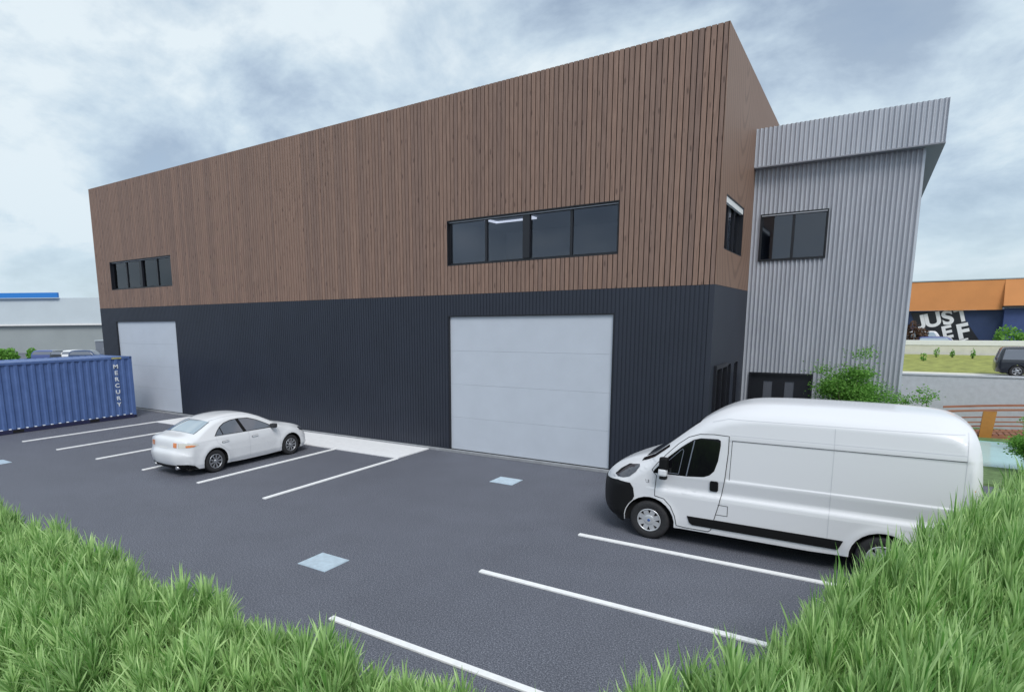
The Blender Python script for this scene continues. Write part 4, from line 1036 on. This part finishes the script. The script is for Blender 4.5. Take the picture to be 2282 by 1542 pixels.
# ------------------------------------------------------------------ beyond the wall: path, verge, fence, navy shed
p = MB(); p.box(-30, 90, 36.5, 39.2, 0, 0.03); tag(p.fixn('path', 'path_cream'), kind='structure')
p = MB(); p.box(-30, 90, 39.22, 63.5, 0, 0.05); tag(p.fixn('grass_verge', 'verge'), kind='structure')
fn = thing('low_wall', (7, 64, 0), 'long low white wall along the back of the yellowish verge', 'wall')
q = MB(); q.cbox(-12, 50, 0, 0.25, 0, 0.95, 0.02); q.build('wall', 'path_cream', fn)
q = MB(); q.cbox(-12.05, 50.05, -0.05, 0.30, 0.95, 1.45, 0.03); q.build('coping', 'white_paint', fn)
shd = thing('navy_shed', (5, 72, 0), 'navy shed with deep orange roof band and slanted white JUST lettering', 'building')
YB = 72
q = MB(); q.box(-20, 9.6, 0, 20, 0, 4.45); q.fixn('wall', 'shed_navy', shd)
q = MB(); q.box(9.6, 50, -0.6, 20, 0, 4.62); q.fixn('wall', 'shed_blue', shd)
q = MB(); q.prism([(-0.55, 4.46), (0.1, 4.46), (1.4, 7.55), (-0.25, 7.55)], -20.3, 9.4, 'x'); q.fixn('roof_band', 'shed_orange', shd)
q = MB(); q.prism([(-1.1, 4.85), (0.1, 4.85), (1.4, 7.6), (-0.25, 7.6)], 9.4, 50, 'x'); q.fixn('roof_band', 'shed_orange', shd)
q = MB(); q.box(9.35, 50, -1.15, -0.05, 4.63, 4.84); q.fixn('canopy', 'frame_black', shd)
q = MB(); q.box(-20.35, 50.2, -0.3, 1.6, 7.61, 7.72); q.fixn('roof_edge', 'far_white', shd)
pn = MB(); pn.prism([(1.75, 4.25), (5.9, 4.44), (8.2, 0.8), (3.2, 0.6)], -0.03, -0.01); pn.fixn('sign_panel', 'frame_black', shd)
def sign(body, x, z, size, rot=0.26):
    o = obj('letter', text_mesh(body, size, 0.03, 'white_paint', 0.035 * size), shd, (x, -0.06, z), None)
    o.rotation_mode = 'QUATERNION'; o.rotation_quaternion = Matrix.Rotation(-rot, 3, 'Y').to_quaternion() @ Matrix.Rotation(math.pi / 2, 3, 'X').to_quaternion()
jm = MB(); jp = [(0.0, 0.75), (0.34, 0.75), (0.34, -0.45), (0.22, -0.72), (-0.06, -0.82), (-0.34, -0.78), (-0.34, -0.48), (-0.10, -0.50), (0.0, -0.38)]
jm.prism(jp, -0.03, 0.03); jo = jm.fixn('letter', 'white_paint', shd, (2.75, -0.06, 3.25)); jo.rotation_euler = (0, -0.26 * -1 * -1, 0)
for ch, x_, z_, s_ in (('U', 3.80, 3.38, 2.1), ('S', 5.05, 3.62, 2.1), ('T', 6.25, 3.9, 2.0), ('E', 5.15, 2.05, 1.85), ('F', 6.5, 2.1, 2.3), ('I', 4.55, 0.95, 1.2), ('A', 5.6, 1.0, 1.2), ('T', 6.75, 0.95, 1.1)):
    sign(ch, x_, z_, s_)

# cars along the low wall and the dark estate on the path
def simple_car(name, loc, rz, L_, Wd_, H_, paint, glassm, label, cat, tall=False):
    v = thing(name, loc, label, cat, None, rz); hw = Wd_ / 2
    if tall: sil = [(-L_/2 + .08, .28, .2), (-L_/2, .5, .2), (-L_/2, .95, .2), (-L_/2 + .06, 1.15, .12), (-L_/2 + .22, H_ - .1, .12), (-L_/2 + .45, H_, .12), (L_*.08, H_, .12), (L_*.16, H_ - .08, .1), (L_*.27, 1.05, .1), (L_/2 - .2, .95, .3), (L_/2 - .02, .75, .3), (L_/2, .45, .3), (L_/2 - .1, .28, .2)]
    else: sil = [(-L_/2 + .08, .24, .2), (-L_/2, .45, .25), (-L_/2 + .03, .8, .22), (-L_/2 + .15, .95, .15), (-L_*.32, 1.0, .1), (-L_*.15, H_ - .03, .08), (0, H_, .1), (L_*.1, H_ - .04, .1), (L_*.24, .98, .1), (L_/2 - .3, .84, .3), (L_/2 - .02, .6, .3), (L_/2, .4, .3), (L_/2 - .1, .24, .2)]
    sh = Shell(sil, lambda U, Z: np.interp(Z, [.2, .5, .95, H_], [hw * .95, hw, hw * .98, hw * (.82 if tall else .7)]), 0.15, 0.03)
    wr = 0.36 if tall else 0.31; a_, b_ = (-L_ * .29, wr), (L_ * .31, wr)
    side = [tuple(p_[:2]) for p_ in sh.sil] + arch(b_, wr + .05, .24, 8) + arch(a_, wr + .05, .24, 8)
    obj('body', join_meshes('body', [sh.side_mesh([side], 0, du=.15, dz=.15, m=paint), sh.strip_mesh(lambda u, z, t: True, 0, n=8, m=paint)]), v)
    z1_ = H_ - .12
    wp = [(-L_/2 + .25, 1.08), (-L_/2 + .36, z1_), (L_*.10, z1_), (L_*.23, 1.08)] if tall else [(-L_*.27, 1.02), (-L_*.13, z1_), (L_*.06, z1_), (L_*.19, 1.02)]
    obj('side_window', sh.side_mesh([wp], .006, du=.2, dz=.2, m=glassm), v)
    obj('windscreen', sh.strip_mesh(lambda u, z, t: u > 0.02 * L_ and z > 1.08, .006, n=6, inset=.05, m=glassm), v)
    obj('rear_window', sh.strip_mesh(lambda u, z, t: u < -.1 * L_ and 1.1 < z < z1_, .006, n=6, inset=.05, m=glassm), v)
    for c_ in (a_, b_):
        for sg in (-1, 1): wheel(v, (c_[0], sg * (hw - .11), wr), wr, .2, wr * .62, 5, sg, 'rim', 'steel')
    ub_ = MB(); ub_.box(-L_/2 + .3, L_/2 - .3, -hw + .2, hw - .2, .2, .5); ub_.build('underbody', 'under_black', v)
    return v
simple_car('estate_car', (12.25, 37.9, 0.03), 0.0, 4.7, 1.85, 1.85, 'suv_black', 'suv_grey', 'dark estate car parked on the cream path beyond the grey wall', 'car', True)
simple_car('parked_car', (9.2, 66.5, 0), 0.1, 4.3, 1.75, 1.75, 'paint_blue', 'rear_glass', 'blue car parked behind the low white wall under the lettering', 'car', True)
simple_car('parked_van', (8.2, 69.0, 0), 0.0, 5.2, 1.9, 2.3, 'van_paint', 'rear_glass', 'white van with blue front parked below the JUST lettering', 'van', True)
def bush(name, loc, rx, rz_, label, seed, n=700, leaf=0.3, group='bushes along the far yards', m='shrub_leaf'):
    R_ = np.random.default_rng(seed); root = thing(name, loc, label, 'bush', group)
    P = R_.normal(size=(n, 3)); P /= np.linalg.norm(P, axis=1)[:, None]; P *= (R_.uniform(0.55, 1.05, n) * (1 + .15 * np.sin(P[:, 0] * 4 + seed)))[:, None]
    P = P * np.array([rx, rx * .7, rz_ / 2]) + np.array([0, 0, rz_ / 2]); P[:, 2] = np.maximum(P[:, 2], .05)
    d = R_.normal(size=(n, 3)); d /= np.linalg.norm(d, axis=1)[:, None]; u = np.cross(d, R_.normal(size=(n, 3))); u /= np.linalg.norm(u, axis=1)[:, None]
    s_ = R_.uniform(.6, 1.2, n)[:, None] * leaf
    V = np.stack([P - d * s_ * .5, P + u * s_ * .35, P + d * s_ * .5, P - u * s_ * .35], 1).reshape(-1, 3)
    me = bpy.data.meshes.new('foliage'); me.from_pydata(V.tolist(), [], (np.arange(n)[:, None] * 4 + np.arange(4)).tolist()); me.materials.append(M[m])
    at = me.attributes.new('tone', 'FLOAT', 'POINT'); at.data.foreach_set('value', np.repeat(np.clip(R_.normal(.5, .28, n), 0, 1), 4).astype(np.float32)); me.update()
    fo = obj('foliage', me, root); fo['kind'] = 'stuff'
    st = MB(); st.tube([(0, 0, 0), (0, 0, rz_ * .6)], [.06, .03], 6); st.build('stem', 'bark', root)
leafy('leaf_brown', (0.05, 0.028, 0.02), (0.16, 0.09, 0.06), 0.2)
bush('round_bush', (6.9, 66.5, 0), 1.5, 3.1, 'round brown bush beside the blue car behind the low wall', 21, 900, .35, m='leaf_brown')
bush('round_bush', (14.8, 68, 0), 1.4, 2.8, 'loose green bush at the blue end of the navy shed', 22, 700, .35)
bush('round_bush', (17.5, 68, 0), 1.8, 2.2, 'wide green bush in front of the blue shed wall', 23, 700, .35)
for i, (x_, y_) in enumerate(((7.1, 52), (8.4, 58), (9.6, 58.5), (10.9, 57), (13.3, 57))):
    bush('young_plant', (x_, y_, 0.05), 0.22, 0.7 + .2 * (i % 2), ('small green plant at the near edge of the verge', 'small green plant nearest the brown bush on the verge', 'small green plant under the letter J on the verge', 'small green plant under the letter T on the verge', 'small green plant behind the dark estate car')[i], 30 + i, 120, .14, 'small plants on the verge')

# ------------------------------------------------------------------ far left: pale shed with blue sign band, parked cars, clipped bushes
nrm_ = Vector((-math.sin(YAW), math.cos(YAW), 0)); rgt_ = Vector((math.cos(YAW), math.sin(YAW), 0))
def far(dep, px):             # a ground point at a given depth along the view, in the column px of the photo
    return Vector((CAM.x, CAM.y, 0)) + nrm_ * dep + rgt_ * dep * (px - PPX) / F
pb = far(88, -150)
ps = thing('pale_shed', (pb.x, pb.y, 0), 'long pale shed with a bright blue sign band on its roof line', 'building', None, YAW)
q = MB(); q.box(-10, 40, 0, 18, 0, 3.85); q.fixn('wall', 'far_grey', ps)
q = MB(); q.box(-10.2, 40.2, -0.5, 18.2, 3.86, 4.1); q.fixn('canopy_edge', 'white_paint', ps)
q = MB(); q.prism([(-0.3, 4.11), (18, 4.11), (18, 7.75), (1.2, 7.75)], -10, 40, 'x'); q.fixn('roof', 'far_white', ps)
q = MB(); q.box(-10, 19.0, 0.6, 1.0, 7.8, 8.5); q.fixn('sign_band', 'sign_blue', ps)
for px, dep, pt, nm, lab, tl_ in ((122, 60, 'paint_blue', 'parked_car', 'blue car parked before the pale shed between green bushes', True), (156, 60, 'suv_black', 'parked_car', 'black car parked before the pale shed beside a white one', True),
                        (178, 60, 'van_paint', 'parked_car', 'white car parked before the pale shed beside a black one', True), (204, 59, 'paint_navy', 'parked_truck', 'navy pickup with grey load parked before the pale shed', True)):
    q_ = far(dep, px); ang = YAW + (math.pi / 2 if nm == 'parked_car' and pt != 'paint_blue' else 0)
    simple_car(nm, (q_.x, q_.y, 0), ang, 3.4, 1.6, 1.5, pt, 'suv_grey', lab, 'truck' if nm == 'parked_truck' else 'car', tl_)
q_ = far(61, 206); ld = MB(); ld.cbox(-1.2, 1.2, -0.8, 0.8, 0, 2.25, 0.05)
cr_ = thing('grey_crate', (q_.x, q_.y + 2.2, 0), 'tall grey crate standing behind the navy pickup', 'crate', None, YAW); ld.build('crate_body', 'suv_grey', cr_)
q = MB(); q.cbox(-1.25, 1.25, -0.85, 0.85, 2.25, 2.36, 0.02); q.build('lid', 'far_white', cr_)
for i, px in enumerate((10, 30, 78)):
    q_ = far(60, px); bush('clipped_bush', (q_.x, q_.y, 0), (0.75, 0.85, 0.6)[i], 1.6, ('clipped green bush before the pale shed farthest from the parked cars', 'clipped green bush before the pale shed between two other bushes', 'narrow clipped green bush next to the blue parked car')[i], 50 + i, 900, .28, 'clipped bushes at the pale shed')
